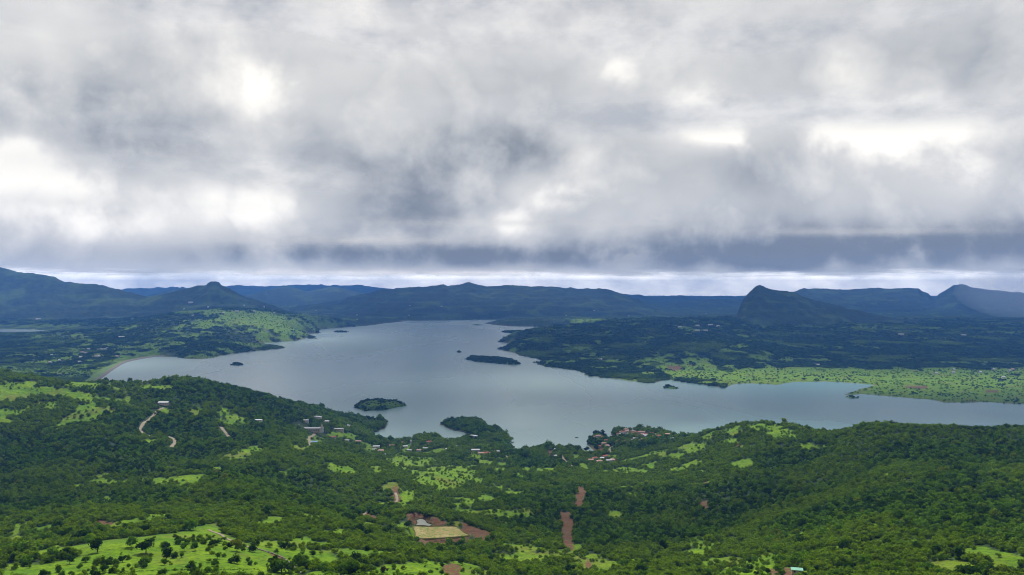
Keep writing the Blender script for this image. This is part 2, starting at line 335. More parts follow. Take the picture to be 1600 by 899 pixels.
# ------------------------------------------------------------------ helpers
def new_mat(name):
    m = bpy.data.materials.new(name); m.use_nodes = True; t = m.node_tree; t.nodes.clear()
    o = t.nodes.new('ShaderNodeOutputMaterial'); return m, t, o
class NB:
    """small node building helper"""
    def __init__(s, t): s.t = t
    def n(s, kind, **kw):
        nd = s.t.nodes.new(kind)
        for k, v in kw.items(): setattr(nd, k, v)
        return nd
    def l(s, a, b): s.t.links.new(a, b)
    def val(s, inp, v):
        if isinstance(v, (int, float, tuple)): inp.default_value = v
        else: s.l(v, inp)
    def math(s, op, a, b=None, clamp=False):
        nd = s.n('ShaderNodeMath', operation=op, use_clamp=clamp); s.val(nd.inputs[0], a)
        if b is not None: s.val(nd.inputs[1], b)
        return nd.outputs[0]
    def mix(s, f, a, b):
        nd = s.n('ShaderNodeMix', data_type='RGBA'); s.val(nd.inputs['Factor'], f)
        s.val(nd.inputs['A'], a if not isinstance(a, tuple) else (*a, 1)); s.val(nd.inputs['B'], b if not isinstance(b, tuple) else (*b, 1))
        return nd.outputs['Result']
    def rng(s, v, a, b, c=0.0, d=1.0, smooth=False):
        nd = s.n('ShaderNodeMapRange'); nd.interpolation_type = 'SMOOTHSTEP' if smooth else 'LINEAR'
        s.val(nd.inputs['Value'], v)
        for k, q in zip(('From Min', 'From Max', 'To Min', 'To Max'), (a, b, c, d)): nd.inputs[k].default_value = q
        return nd.outputs['Result']
    def noise(s, scale, detail=4, rough=.5, vec=None, stretch=None, dist=0.0):
        nd = s.n('ShaderNodeTexNoise'); nd.inputs['Scale'].default_value = scale; nd.inputs['Detail'].default_value = detail
        nd.inputs['Roughness'].default_value = rough; nd.inputs['Distortion'].default_value = dist
        if vec is None: vec = s.n('ShaderNodeNewGeometry').outputs['Position']
        if stretch:
            m = s.n('ShaderNodeVectorMath', operation='MULTIPLY'); s.l(vec, m.inputs[0]); m.inputs[1].default_value = stretch; vec = m.outputs[0]
        s.l(vec, nd.inputs['Vector']); return nd.outputs[0]
    def attr(s, name, kind='GEOMETRY'):
        nd = s.n('ShaderNodeAttribute', attribute_name=name); nd.attribute_type = kind; return nd.outputs['Fac']
    def bsdf(s, color, rough=.9, spec=.2, normal=None):
        nd = s.n('ShaderNodeBsdfPrincipled'); s.val(nd.inputs['Base Color'], color if not isinstance(color, tuple) else (*color, 1))
        s.val(nd.inputs['Roughness'], rough); nd.inputs['Specular IOR Level'].default_value = spec
        if normal is not None: s.l(normal, nd.inputs['Normal'])
        return nd.outputs[0]
    def bump(s, h, strength, dist):
        nd = s.n('ShaderNodeBump'); nd.inputs['Strength'].default_value = strength; nd.inputs['Distance'].default_value = dist
        s.l(h, nd.inputs['Height']); return nd.outputs[0]

def ground_material():
    m, t, o = new_mat('ground_cover'); b = NB(t)
    n_big = b.noise(.004, 5, .55); n_mid = b.noise(.03, 5, .6); n_fine = b.noise(.25, 4, .65)
    vor = b.n('ShaderNodeTexVoronoi'); vor.inputs['Scale'].default_value = .055
    g = b.n('ShaderNodeNewGeometry'); b.l(g.outputs['Position'], vor.inputs['Vector'])
    woods = b.mix(b.rng(n_mid, .35, .68), (.020, .036, .014), (.045, .085, .018))
    woods = b.mix(b.rng(vor.outputs['Distance'], .15, .75), woods, (.018, .032, .012))
    grass = b.mix(b.rng(n_mid, .35, .65), (.062, .14, .004), (.125, .205, .006))
    grass = b.mix(b.rng(n_fine, .45, .7), grass, (.035, .075, .008))
    grass = b.mix(b.math('MULTIPLY', b.rng(b.noise(.012, 5, .65), .52, .66), .6), grass, (.11, .105, .022))
    soil = b.mix(b.rng(n_fine, .3, .7), (.055, .031, .020), (.14, .088, .048))
    soil = b.mix(b.rng(b.noise(.12, 3, .6, stretch=(3, .3, 1)), .45, .6), soil, (.11, .045, .028))
    c = b.mix(b.attr('grass'), woods, grass)
    c = b.mix(b.math('MULTIPLY', b.attr('soil'), b.rng(n_fine, .52, .60, 1, .25)), c, soil)
    shore = b.rng(b.noise(.03, 3), .4, .7, .3, 1)
    c = b.mix(b.math('MULTIPLY', b.attr('shore'), shore), c, (.13, .10, .075))
    h = b.math('ADD', b.math('MULTIPLY', n_mid, 1.0), b.math('MULTIPLY', n_fine, .12))
    b.l(b.bsdf(c, .95, .05, b.bump(h, .9, 9.0)), o.inputs[0]); return m
def mountain_material():
    m, t, o = new_mat('mountain_woods'); b = NB(t)
    n1 = b.noise(.0025, 5, .6); n2 = b.noise(.015, 5, .65); n3 = b.noise(.06, 3, .6)
    g = b.n('ShaderNodeNewGeometry'); sx = b.n('ShaderNodeSeparateXYZ'); b.l(g.outputs['Normal'], sx.inputs[0])
    c = b.mix(b.rng(n2, .38, .62), (.010, .018, .012), (.024, .040, .016))
    c = b.mix(b.rng(n1, .50, .62, 0, .75), c, (.060, .100, .026))
    c = b.mix(b.rng(n3, .6, .72, 0, .5), c, (.075, .10, .04))
    rock = b.mix(b.rng(b.noise(.03, 4, .6, stretch=(1, 1, 6)), .4, .6), (.012, .014, .014), (.030, .032, .028))
    c = b.mix(b.rng(sx.outputs[2], .72, .5, 0, .8), c, rock)
    b.l(b.bsdf(c, .95, .05, b.bump(n2, .8, 25.0)), o.inputs[0]); return m

M_ground, M_mount = ground_material(), mountain_material()

def mesh_obj(name, verts, faces, mat, parent=None, smooth=False, mats=None, midx=None):
    me = bpy.data.meshes.new(name)
    verts = np.asarray(verts, np.float32).reshape(-1, 3)
    if isinstance(faces, np.ndarray):
        me.vertices.add(len(verts)); me.vertices.foreach_set('co', verts.ravel())
        k = faces.shape[1]
        me.loops.add(faces.size); me.loops.foreach_set('vertex_index', faces.astype(np.int32).ravel())
        me.polygons.add(len(faces)); me.polygons.foreach_set('loop_start', np.arange(0, faces.size, k, dtype=np.int32))
        me.update(calc_edges=True)
    else:
        me.from_pydata([tuple(map(float, v)) for v in verts], [], faces)
    for q in (mats if mats is not None else [mat]): me.materials.append(q)
    if midx is not None: me.polygons.foreach_set('material_index', np.asarray(midx, np.int32))
    me.polygons.foreach_set('use_smooth', np.full(len(me.polygons), smooth))
    me.update()
    o = bpy.data.objects.new(name, me); col.objects.link(o)
    if parent is not None: o.parent = parent
    return o
def tag(o, label=None, cat=None, group=None, kind=None):
    if label: o['label'] = label
    if cat: o['category'] = cat
    if group: o['group'] = group
    if kind: o['kind'] = kind
    return o
def fattr(o, name, arr):
    a = o.data.attributes.new(name, 'FLOAT', 'POINT'); a.data.foreach_set('value', np.asarray(arr, np.float32).ravel())

# ------------------------------------------------------------------ terrain sheets
SH = np.exp(-np.maximum(sd, 0) / (0.0035 * Y)) * (sd > -30)
idx = np.arange(NR * NC).reshape(NR, NC)
quads = np.stack([idx[:-1, :-1], idx[:-1, 1:], idx[1:, 1:], idx[1:, :-1]], -1).reshape(-1, 4)
qid = ID[:-1, :-1].reshape(-1)
pts = np.stack([X, Y, Z], -1).reshape(-1, 3)
sheets = [(0, 'hillside', 'wooded green hillsides falling from the viewpoint to the near lake shore'), (1, 'valley_floor', 'farmland and woods on the far shores of the lake'),
          (30, 'island_ground', 'low ground of the small islands in the lake')] + [(2 + i, r[0], r[1]) for i, r in enumerate(RIDGES)]
for k, nm, lb in sheets:
    q = quads[qid == k]
    if not len(q): continue
    used, inv = np.unique(q, return_inverse=True)
    o = mesh_obj(nm, pts[used], inv.reshape(-1, 4), M_mount if 2 <= k < 30 else M_ground, smooth=True)
    if k < 2 or k == 30:
        fattr(o, 'grass', G.ravel()[used]); fattr(o, 'soil', S.ravel()[used]); fattr(o, 'shore', SH.ravel()[used])
    tag(o, lb, kind='structure')

# ------------------------------------------------------------------ water
def water_material(name, deep, rough):
    m, t, o = new_mat(name); b = NB(t)
    big = b.noise(.0012, 5, .55, stretch=(1, .35, 1), dist=.2)
    rip = b.noise(.02, 4, .6, stretch=(1, .5, 1))
    g = b.n('ShaderNodeNewGeometry'); sp = b.n('ShaderNodeSeparateXYZ'); b.l(g.outputs['Position'], sp.inputs[0])
    c = b.mix(b.rng(big, .35, .65), deep, tuple(v * 1.2 for v in deep))
    side = b.rng(b.math('SUBTRACT', sp.outputs[0], b.math('MULTIPLY', sp.outputs[1], .12)), -300, 1100, 0, 1, True)     # darker reflection of the right arm, put into water colour and specular tint
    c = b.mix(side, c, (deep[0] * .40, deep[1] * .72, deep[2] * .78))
    pt = b.noise(.0011, 3, .5, stretch=(1, .4, 1)); r = b.math('ADD', b.rng(big, .3, .7, rough * .8, rough * 1.15), b.rng(pt, .46, .62, 0, .10, True))
    w = b.n('ShaderNodeBsdfPrincipled'); b.l(c, w.inputs['Base Color']); b.l(r, w.inputs['Roughness'])
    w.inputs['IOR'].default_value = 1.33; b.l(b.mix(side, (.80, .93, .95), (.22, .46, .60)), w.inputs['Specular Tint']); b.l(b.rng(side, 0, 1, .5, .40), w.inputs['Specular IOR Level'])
    b.l(b.bump(rip, .06, .2), w.inputs['Normal'])
    b.l(w.outputs[0], o.inputs[0]); return m
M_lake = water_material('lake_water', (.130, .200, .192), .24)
yy = np.geomspace(1650, 9900, 60); uu = np.linspace(-.8, 1.2, 40)
wU, wY = np.meshgrid(uu, yy); i2 = np.arange(wU.size).reshape(wU.shape)
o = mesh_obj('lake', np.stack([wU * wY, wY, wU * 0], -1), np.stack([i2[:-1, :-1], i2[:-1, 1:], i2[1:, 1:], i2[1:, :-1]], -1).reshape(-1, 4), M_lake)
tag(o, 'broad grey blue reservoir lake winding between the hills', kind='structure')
c_ = np.mean(POND2_W, 0); n_ = len(POND2_W)
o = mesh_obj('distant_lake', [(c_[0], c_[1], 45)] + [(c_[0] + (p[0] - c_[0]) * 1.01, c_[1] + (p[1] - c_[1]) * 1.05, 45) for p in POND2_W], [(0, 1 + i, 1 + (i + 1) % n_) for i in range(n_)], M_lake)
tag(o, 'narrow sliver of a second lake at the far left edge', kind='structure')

# ------------------------------------------------------------------ clouds: one broken deck over the whole valley, its gaps are shaped separately to let sun onto chosen ground
DZ = 1500.0
def over(px, py, d):      # the place of the deck that stands between the sun and this ground place
    x = (px - CX) / F * d; z = H - (py - CY) * d / F; k = (DZ - z) / L.z
    return (x + L.x * k, d + L.y * k)
THICK = [(415,130,75,45,-.30),(100,300,170,55,-.32),(370,318,150,34,-.42),(190,362,80,24,-.35),(20,240,90,34,-.25),(1090,178,58,42,-.75),(1150,200,50,40,-.4),
 (1325,200,55,42,-.6),(1430,196,95,32,-.6),(1400,240,70,34,-.4),(1500,275,70,34,-.35),(850,305,45,28,-.55),(806,352,34,22,-.4),(965,118,40,26,-.22),(905,85,60,30,-.18),
 (560,15,420,60,-.18),(900,20,300,50,-.1),(640,432,330,9,-.55),(1010,438,300,9,-.5),(1560,436,120,14,-.5),(1300,441,260,7,-.4),(150,425,200,10,-.15),
 (60,150,200,55,.32),(250,225,170,45,.38),(590,285,190,60,.32),(760,215,130,40,.16),(480,392,300,20,.28),(1000,402,330,20,.42),(1300,382,380,36,.50),(1560,380,180,40,.40),(560,405,260,14,.2),
 (830,250,60,34,.22),(1330,70,260,60,.12),(1120,275,90,36,.16),(650,350,120,34,.18),(1580,120,90,80,.12),(330,60,120,40,.08)]
LIT = [(250,880,500,620,230,.85),(900,890,620,520,170,.65),(1400,880,560,400,150,.5),(650,745,1400,300,420,.75),(60,615,1480,240,170,.6),(300,650,1500,250,200,.35),(1420,602,3400,1700,430,1.0),(1100,580,3800,500,350,.5),
 (420,500,6400,700,1000,.9),(920,503,7900,380,600,.8),(110,580,4000,500,450,.6),(1200,668,1440,260,140,.7),(1000,740,1500,400,280,.45),(60,470,8600,1500,1100,.55),(100,530,5400,1300,900,.5),(800,478,11500,2500,900,.45),(1400,462,13600,2600,1200,.6),(550,452,16500,2500,1500,.8),(1450,760,850,260,260,.25),(700,700,1950,300,150,.2),
 (950,560,4300,300,300,.25),(1120,545,4700,300,240,.3)]
def geo(a, n): t = np.linspace(-1, 1, n); return np.sinh(t * a) / np.sinh(a)
dx = geo(4.8, 320) * 120000; dy = geo(4.8, 320) * 120000 + 3500
DX, DY = np.meshgrid(dx, dy)
DZZ = DZ + 50 * (fbm(DX / 900 + 50, DY / 900 + 50, 3, 200) - .5) * np.exp(-(DX ** 2 + DY ** 2) / 6000. ** 2)
DR = np.sqrt(DX ** 2 + DY ** 2)
sx = CX + F * DX / np.maximum(DY, 1); sy = CY - F * (DZ - H) / np.maximum(DY, 1)
vis = DY > 600
th = np.full(DX.shape, .46)
for a, b_, c, d, v in THICK: th += np.where(vis, v * np.exp(-((sx - a) / c) ** 2 - ((sy - b_) / d) ** 2), 0)
gap = np.zeros(DX.shape)
for a, b_, d, rx, ry, v in LIT:
    ox, oy = over(a, b_, d); gap += v * np.exp(-((DX - ox) / rx) ** 2 - ((DY - oy) / ry) ** 2)
gap += (.44 + .48 * sstep(fbm(DX / 560, DY / 560, 4, 210), .42, .60)) * sstep(DR, 4200, 3200)
i2 = np.arange(DX.size).reshape(DX.shape)
sky_o = mesh_obj('clouds', np.stack([DX, DY, DZZ], -1), np.stack([i2[:-1, :-1], i2[1:, :-1], i2[1:, 1:], i2[:-1, 1:]], -1).reshape(-1, 4), None, mats=[], smooth=True)
fattr(sky_o, 'thick', th); fattr(sky_o, 'gap', np.clip(gap, 0, 1))
tag(sky_o, 'broken grey and white cloud deck covering the whole sky', kind='structure')
m, t, o = new_mat('cloud_deck'); b = NB(t)
g = b.n('ShaderNodeNewGeometry')
sub = b.n('ShaderNodeVectorMath', operation='SUBTRACT'); b.l(g.outputs['Position'], sub.inputs[0]); sub.inputs[1].default_value = (0, 0, H)
nrm = b.n('ShaderNodeVectorMath', operation='NORMALIZE'); b.l(sub.outputs[0], nrm.inputs[0]); D = nrm.outputs[0]
wn = b.n('ShaderNodeTexNoise'); wn.inputs['Scale'].default_value = 3.0; wn.inputs['Detail'].default_value = 3; b.l(D, wn.inputs['Vector'])
ws = b.n('ShaderNodeVectorMath', operation='SCALE'); b.l(wn.outputs['Color'], ws.inputs[0]); ws.inputs['Scale'].default_value = .09
wa = b.n('ShaderNodeVectorMath', operation='ADD'); b.l(D, wa.inputs[0]); b.l(ws.outputs[0], wa.inputs[1]); DWp = wa.outputs[0]
sz = b.n('ShaderNodeSeparateXYZ'); b.l(D, sz.inputs[0]); low = b.rng(sz.outputs[2], .02, .10, .8, .2)
n1 = b.noise(4.2, 6, .46, DWp, (1, 1, 1.25)); n2 = b.noise(10, 8, .58, DWp, (1, 1, 1.0)); nb = b.math('ABSOLUTE', b.math('SUBTRACT', b.noise(10, 5, .5, DWp, (1, 1, 1.0)), .5)); n3 = b.math('ADD', .5, b.math('MULTIPLY', b.math('SUBTRACT', b.noise(20, 5, .55, D, (1, 1, 3.6)), .5), low))
rg = b.rng(b.noise(11, 5, .58, DWp), .36, .64, .42, 1.45)
tk = b.math('ADD', .46, b.math('MULTIPLY', b.math('SUBTRACT', b.attr('thick'), .46), rg))
tk = b.math('ADD', tk, b.math('MULTIPLY', b.math('SUBTRACT', n1, .5), .75))
tk = b.math('ADD', tk, b.math('MULTIPLY', b.math('SUBTRACT', n2, .5), b.rng(b.attr('thick'), .12, .5, 1.15, .44)))
tk = b.math('ADD', tk, b.math('MULTIPLY', b.math('SUBTRACT', n3, .5), .10))
tk = b.math('ADD', tk, b.math('SUBTRACT', .05, b.math('MULTIPLY', nb, .95)))
cr = b.n('ShaderNodeValToRGB'); b.l(tk, cr.inputs[0]); e = cr.color_ramp; e.interpolation = 'B_SPLINE'
CLOUD = [(0.0, (.52, .52, .51)), (.16, (.44, .442, .446)), (.34, (.325, .334, .347)), (.58, (.235, .252, .275)), (.80, (.135, .153, .182)), (1.0, (.080, .096, .122))]
e.elements[0].position = CLOUD[0][0]; e.elements[0].color = (*CLOUD[0][1], 1); e.elements[1].position = 1.0; e.elements[1].color = (*CLOUD[-1][1], 1)
for p, c in CLOUD[1:-1]: q = e.elements.new(p); q.color = (*c, 1)
tr = b.n('ShaderNodeBsdfTranslucent'); b.l(cr.outputs[0], tr.inputs[0])
tp = b.n('ShaderNodeBsdfTransparent')
al = b.math('SUBTRACT', .96, b.math('MULTIPLY', b.attr('gap'), .88))
fade = b.rng(b.noise(9, 5, .6, D, (1, 1, 14)), .35, .65, -14000, 14000)
dist = b.n('ShaderNodeVectorMath', operation='LENGTH'); b.l(sub.outputs[0], dist.inputs[0])
al = b.math('MULTIPLY', al, b.rng(b.math('ADD', dist.outputs['Value'], fade), 88000, 50000, 0, 1, True))
mx = b.n('ShaderNodeMixShader'); b.l(al, mx.inputs[0]); b.l(tp.outputs[0], mx.inputs[1]); b.l(tr.outputs[0], mx.inputs[2])
b.l(mx.outputs[0], o.inputs[0]); sky_o.data.materials.append(m)

# ------------------------------------------------------------------ haze
hz = mesh_obj('haze', [(x, y, z) for x in (-25000, 25000) for y in (-1200, 30200) for z in (-9, 702)],
              [(0, 1, 3, 2), (4, 6, 7, 5), (0, 4, 5, 1), (2, 3, 7, 6), (0, 2, 6, 4), (1, 5, 7, 3)], None, mats=[])
m, t, o = new_mat('haze'); pv = t.nodes.new('ShaderNodeVolumePrincipled')
pv.inputs['Color'].default_value = (.13, .37, 1.0, 1); pv.inputs['Density'].default_value = 4.0e-5; pv.inputs['Anisotropy'].default_value = 0.0
t.links.new(pv.outputs[0], o.inputs['Volume']); hz.data.materials.append(m)
tag(hz, 'thin blue haze filling the valley', kind='stuff')

#== part2

# ------------------------------------------------------------------ foliage
def leaf_material(name, dark, light, warm, transl=.30):
    m, t, o = new_mat(name); b = NB(t)
    inf = b.n('ShaderNodeObjectInfo'); r = inf.outputs['Random']
    big = b.noise(.0055, 4, .6); mid = b.noise(.035, 3, .6)
    c = b.mix(b.rng(big, .38, .64), dark, light)
    c = b.mix(b.rng(r, .0, .75, .85, 0), c, tuple(v * .40 for v in dark))
    c = b.mix(b.rng(r, .45, .7, 0, .6), c, tuple(min(v * 1.5, 1) for v in light))
    c = b.mix(b.math('MULTIPLY', b.rng(r, .72, 1.0, 0, 1), b.rng(mid, .45, .62)), c, warm)
    c = b.mix(b.math('MULTIPLY', b.attr('sunny', 'INSTANCER'), .9), c, (.15, .235, .010))  # sunlit yellow green painted into the leaf colour
    d = b.n('ShaderNodeBsdfDiffuse'); b.l(c, d.inputs[0])
    tl = b.n('ShaderNodeBsdfTranslucent'); b.l(b.mix(.5, c, (.10, .19, .01)), tl.inputs[0])
    mx = b.n('ShaderNodeMixShader'); mx.inputs[0].default_value = transl; b.l(d.outputs[0], mx.inputs[1]); b.l(tl.outputs[0], mx.inputs[2])
    b.l(mx.outputs[0], o.inputs[0]); return m
M_leaf = leaf_material('tree_leaves', (.022, .056, .007), (.080, .165, .008), (.155, .175, .016))
M_leaf_far = leaf_material('far_tree_leaves', (.016, .040, .013), (.034, .078, .016), (.07, .10, .022))
def simple_mat(name, c, c2=None, scale=1.5, rough=.9):
    if name.endswith('wall') or 'pale_sheet' in name: c = tuple(v * .72 for v in c); c2 = c2 and tuple(v * .7 for v in c2)
    m, t, o = new_mat(name); b = NB(t)
    tc = b.n('ShaderNodeTexCoord').outputs['Object']
    cc = b.mix(b.rng(b.noise(scale, 4, .6, tc), .35, .65), c, c2 or tuple(v * .7 for v in c))
    b.l(b.bsdf(cc, rough, .2), o.inputs[0]); return m
M_bark = simple_mat('bark', (.09, .065, .045))

def crown_mesh(seed, blobs, quads_per, wide=.42, low=.28, leaf=.1, core=True):
    """crown of a tree one unit high: leaf clumps spread over and through several lobes"""
    r = np.random.default_rng(seed); V_, F_ = [], []
    for k in range(blobs):
        a = r.uniform(0, 2 * math.pi); q = math.sqrt(r.uniform(0, 1)) * wide * .72
        zc = r.uniform(low + .12, .82 - q * .55); R = r.uniform(.16, .27) * (wide / .42) ** .5
        c = np.array([math.cos(a) * q, math.sin(a) * q, zc])
        if core:
            n0 = len(V_); m = 6
            for j, (zz, rr) in enumerate(((-.75, .5), (0, .85), (.7, .5))):
                for i in range(m):
                    t_ = 2 * math.pi * (i + .5 * j) / m; V_.append(c + R * .8 * np.array([math.cos(t_) * rr, math.sin(t_) * rr, zz]) * r.uniform(.85, 1.1))
            for j in range(2):
                for i in range(m):
                    i1 = (i + 1) % m; F_.append((n0 + j * m + i, n0 + j * m + i1, n0 + (j + 1) * m + i1, n0 + (j + 1) * m + i))
            F_.append((n0 + 2 * m, n0 + 2 * m + 1, n0 + 2 * m + 2, n0 + 2 * m + 3)); F_.append((n0 + 2 * m, n0 + 2 * m + 3, n0 + 2 * m + 4, n0 + 2 * m + 5))
        for i in range(quads_per):
            d = r.normal(size=3); d /= np.linalg.norm(d); d[2] = d[2] if d[2] > -.5 else -d[2]
            p = c + d * R * r.uniform(.8, 1.18); nn = d + r.normal(size=3) * .45; nn /= np.linalg.norm(nn)
            u = np.cross(nn, r.normal(size=3)); u /= np.linalg.norm(u); v = np.cross(nn, u); s = leaf * r.uniform(.6, 1.25)
            n0 = len(V_); V_ += [p + u * s * .9, p + v * s * .6 + nn * s * .2, p - u * s * .8, p - v * s * .65 + nn * s * .1]
            F_.append((n0, n0 + 1, n0 + 2, n0 + 3))
    return np.array(V_), np.array(F_, np.int64)
def trunk_mesh(seed, low=.5, rad=.028, limbs=4):
    r = np.random.default_rng(seed); V_, F_ = [], []
    def tube(p, q, a, b):
        d = q - p; d = d / np.linalg.norm(d); u = np.cross(d, [.3, 1, .1]); u /= np.linalg.norm(u); w = np.cross(d, u); n0 = len(V_)
        for c, rr in ((p, a), (q, b)):
            for i in range(5): t_ = 2 * math.pi * i / 5; V_.append(c + rr * (math.cos(t_) * u + math.sin(t_) * w))
        for i in range(5): F_.append((n0 + i, n0 + (i + 1) % 5, n0 + 5 + (i + 1) % 5, n0 + 5 + i))
    top = np.array([r.uniform(-.04, .04), r.uniform(-.04, .04), low])
    tube(np.array([0, 0, -.06]), top, rad, rad * .7)
    for i in range(limbs):
        a = 2 * math.pi * i / limbs + r.uniform(-.4, .4)
        tube(top * r.uniform(.7, 1), top + np.array([math.cos(a) * .2, math.sin(a) * .2, r.uniform(.14, .26)]), rad * .55, rad * .25)
    return np.array(V_), np.array(F_, np.int64)
def raw_mesh(name, v, f, mats, midx=None):
    o = mesh_obj(name, v, f, None, mats=mats, midx=midx); col.objects.unlink(o); return o
KINDS = [dict(blobs=9, quads_per=40, wide=.50, low=.12, leaf=.085), dict(blobs=8, quads_per=40, wide=.44, low=.2, leaf=.08), dict(blobs=10, quads_per=34, wide=.62, low=.05, leaf=.10),
         dict(blobs=7, quads_per=44, wide=.36, low=.24, leaf=.08), dict(blobs=9, quads_per=36, wide=.55, low=.10, leaf=.09), dict(blobs=6, quads_per=30, wide=.5, low=.02, leaf=.12)]
protos = bpy.data.collections.new('tree_shapes')
parts = []
for i, k in enumerate(KINDS):
    cvf, tvf = crown_mesh(100 + i, **k), trunk_mesh(200 + i, .45 if i != 5 else .2)
    parts.append((cvf, tvf))
    v = np.r_[cvf[0], tvf[0]]; f = np.r_[cvf[1], tvf[1] + len(cvf[0])]
    o = raw_mesh('forest_tree_%d' % i, v, f, [M_leaf, M_bark], np.r_[np.zeros(len(cvf[1])), np.ones(len(tvf[1]))]); protos.objects.link(o)
protos_far = bpy.data.collections.new('far_tree_shapes')
for i in range(5):
    r = np.random.default_rng(300 + i); vv, ff, nn = [], [], 0
    for k in range(4):
        v, f = crown_mesh(400 + i * 10 + k, 4, 12, .5, .05, .17); s = r.uniform(.6, 1.0)
        v = v * s + np.array([r.uniform(-.45, .45), r.uniform(-.45, .45), 0]); vv.append(v); ff.append(f + nn); nn += len(v)
    protos_far.objects.link(raw_mesh('far_tree_clump_%d' % i, np.concatenate(vv), np.concatenate(ff), [M_leaf_far]))

def scatter(name, P, scale, kind_i, sunny, collection, label):
    """one object holding a wood; every tree of it is placed by its point"""
    me = bpy.data.meshes.new(name); me.vertices.add(len(P)); me.vertices.foreach_set('co', np.asarray(P, np.float32).ravel())
    def at(nm, ty, arr, key='value'):
        a = me.attributes.new(nm, ty, 'POINT'); a.data.foreach_set(key, arr.ravel())
    at('size', 'FLOAT_VECTOR', np.asarray(scale, np.float32), 'vector'); at('pick', 'INT', np.asarray(kind_i, np.int32)); at('sunny', 'FLOAT', np.asarray(sunny, np.float32))
    rot = np.stack([rng.uniform(-.06, .06, len(P)), rng.uniform(-.06, .06, len(P)), rng.uniform(0, 6.28, len(P))], -1).astype(np.float32); at('turn', 'FLOAT_VECTOR', rot, 'vector')
    o = bpy.data.objects.new(name, me); col.objects.link(o)
    ng = bpy.data.node_groups.new(name + '_nodes', 'GeometryNodeTree')
    ng.interface.new_socket('Geometry', in_out='INPUT', socket_type='NodeSocketGeometry'); ng.interface.new_socket('Geometry', in_out='OUTPUT', socket_type='NodeSocketGeometry')
    N = ng.nodes; gi, go = N.new('NodeGroupInput'), N.new('NodeGroupOutput'); ip = N.new('GeometryNodeInstanceOnPoints')
    ci = N.new('GeometryNodeCollectionInfo'); ci.inputs['Collection'].default_value = collection; ci.inputs['Separate Children'].default_value = True; ci.inputs['Reset Children'].default_value = True
    def na(nm, ty): q = N.new('GeometryNodeInputNamedAttribute'); q.data_type = ty; q.inputs['Name'].default_value = nm; return q.outputs['Attribute']
    ip.inputs['Pick Instance'].default_value = True; K = ng.links.new
    K(gi.outputs[0], ip.inputs['Points']); K(ci.outputs[0], ip.inputs['Instance']); K(na('pick', 'INT'), ip.inputs['Instance Index'])
    e2r = N.new('FunctionNodeEulerToRotation'); K(na('turn', 'FLOAT_VECTOR'), e2r.inputs[0]); K(e2r.outputs[0], ip.inputs['Rotation'])
    K(na('size', 'FLOAT_VECTOR'), ip.inputs['Scale'])
    K(ip.outputs[0], go.inputs[0]); md = o.modifiers.new('trees', 'NODES'); md.node_group = ng
    tag(o, label, kind='stuff'); return o

def candidates(y0, y1, sp, ext=.72):
    xs = np.arange(-ext * y1, ext * y1, sp); ys = np.arange(y0, y1, sp)
    gx, gy = np.meshgrid(xs, ys); gx = gx + rng.uniform(-.48, .48, gx.shape) * sp; gy = gy + rng.uniform(-.48, .48, gy.shape) * sp
    m = (np.abs(gx / gy) < ext); return gx[m], gy[m]
def land_info(x, y):
    fr = np.clip(np.round(np.interp(np.log(y), LOGR, np.arange(NR))).astype(int), 0, NR - 1)
    fc = np.clip(np.round((x / y - COLS[0]) / (COLS[1] - COLS[0])).astype(int), 0, NC - 1)
    return G[fr, fc], S[fr, fc], sd[fr, fc], ISL[fr, fc], ID[fr, fc], LAND[fr, fc]

# roads and walls, laid over the ground
def along(P, step):
    W = [ground(*p) for p in P]; W = [w for w in W if w]; o = [W[0]]
    for a, b in zip(W, W[1:]):
        n_ = max(1, int(math.hypot(b[0] - a[0], b[1] - a[1]) / step))
        for i in range(1, n_ + 1): t_ = i / n_; o.append((a[0] + (b[0] - a[0]) * t_, a[1] + (b[1] - a[1]) * t_, 0))
    xy = np.array(o)[:, :2]
    for _ in range(3): xy[1:-1] = (xy[:-2] + 2 * xy[1:-1] + xy[2:]) / 4
    return xy
M_road = simple_mat('road_dust', (.20, .17, .12), (.14, .12, .08), .15)
M_stone = simple_mat('stone', (.20, .19, .16), (.11, .10, .09), .8)
ROADS = [([(256,638),(247,641),(240,650),(226,661),(219,670),(222,677),(234,682),(246,684)], 6.5, 'winding pale dirt road climbing the left hillside below a white roof'),
 ([(262,683),(272,686),(274,692),(268,700)], 7, 'short hooked end of the dirt road on the left hillside'),
 ([(492,679),(483,684),(483,692),(487,701)], 7, 'pale road coming down from the white spired building'),
 ([(884,709),(878,713),(882,720),(889,726),(897,732)], 7, 'winding track between the villas near the lake'),
 ([(968,695),(955,699),(952,705),(956,710)], 7, 'pale lane beside the lakeside village'), ([(985,672),(992,678),(1006,684),(1014,690)], 5, 'lane through the lakeside village'),
 ([(563,806),(580,800),(600,794),(615,789),(621,783),(618,771)], 4.5, 'narrow track above the flooded fields'),
 ([(783,709),(792,714),(794,719)], 5, 'short lane by the red roofed villa'), ([(345,668),(352,676),(358,684)], 7, 'pale gully on the slope right of the winding road'),
 ([(95,566),(120,561),(150,556),(180,552)], 9, 'pale road behind the dam'),
 ([(326,829),(345,836),(362,846),(385,855),(400,860)], 3.0, 'footpath at the upper edge of the bright meadow')]
road_xy = []
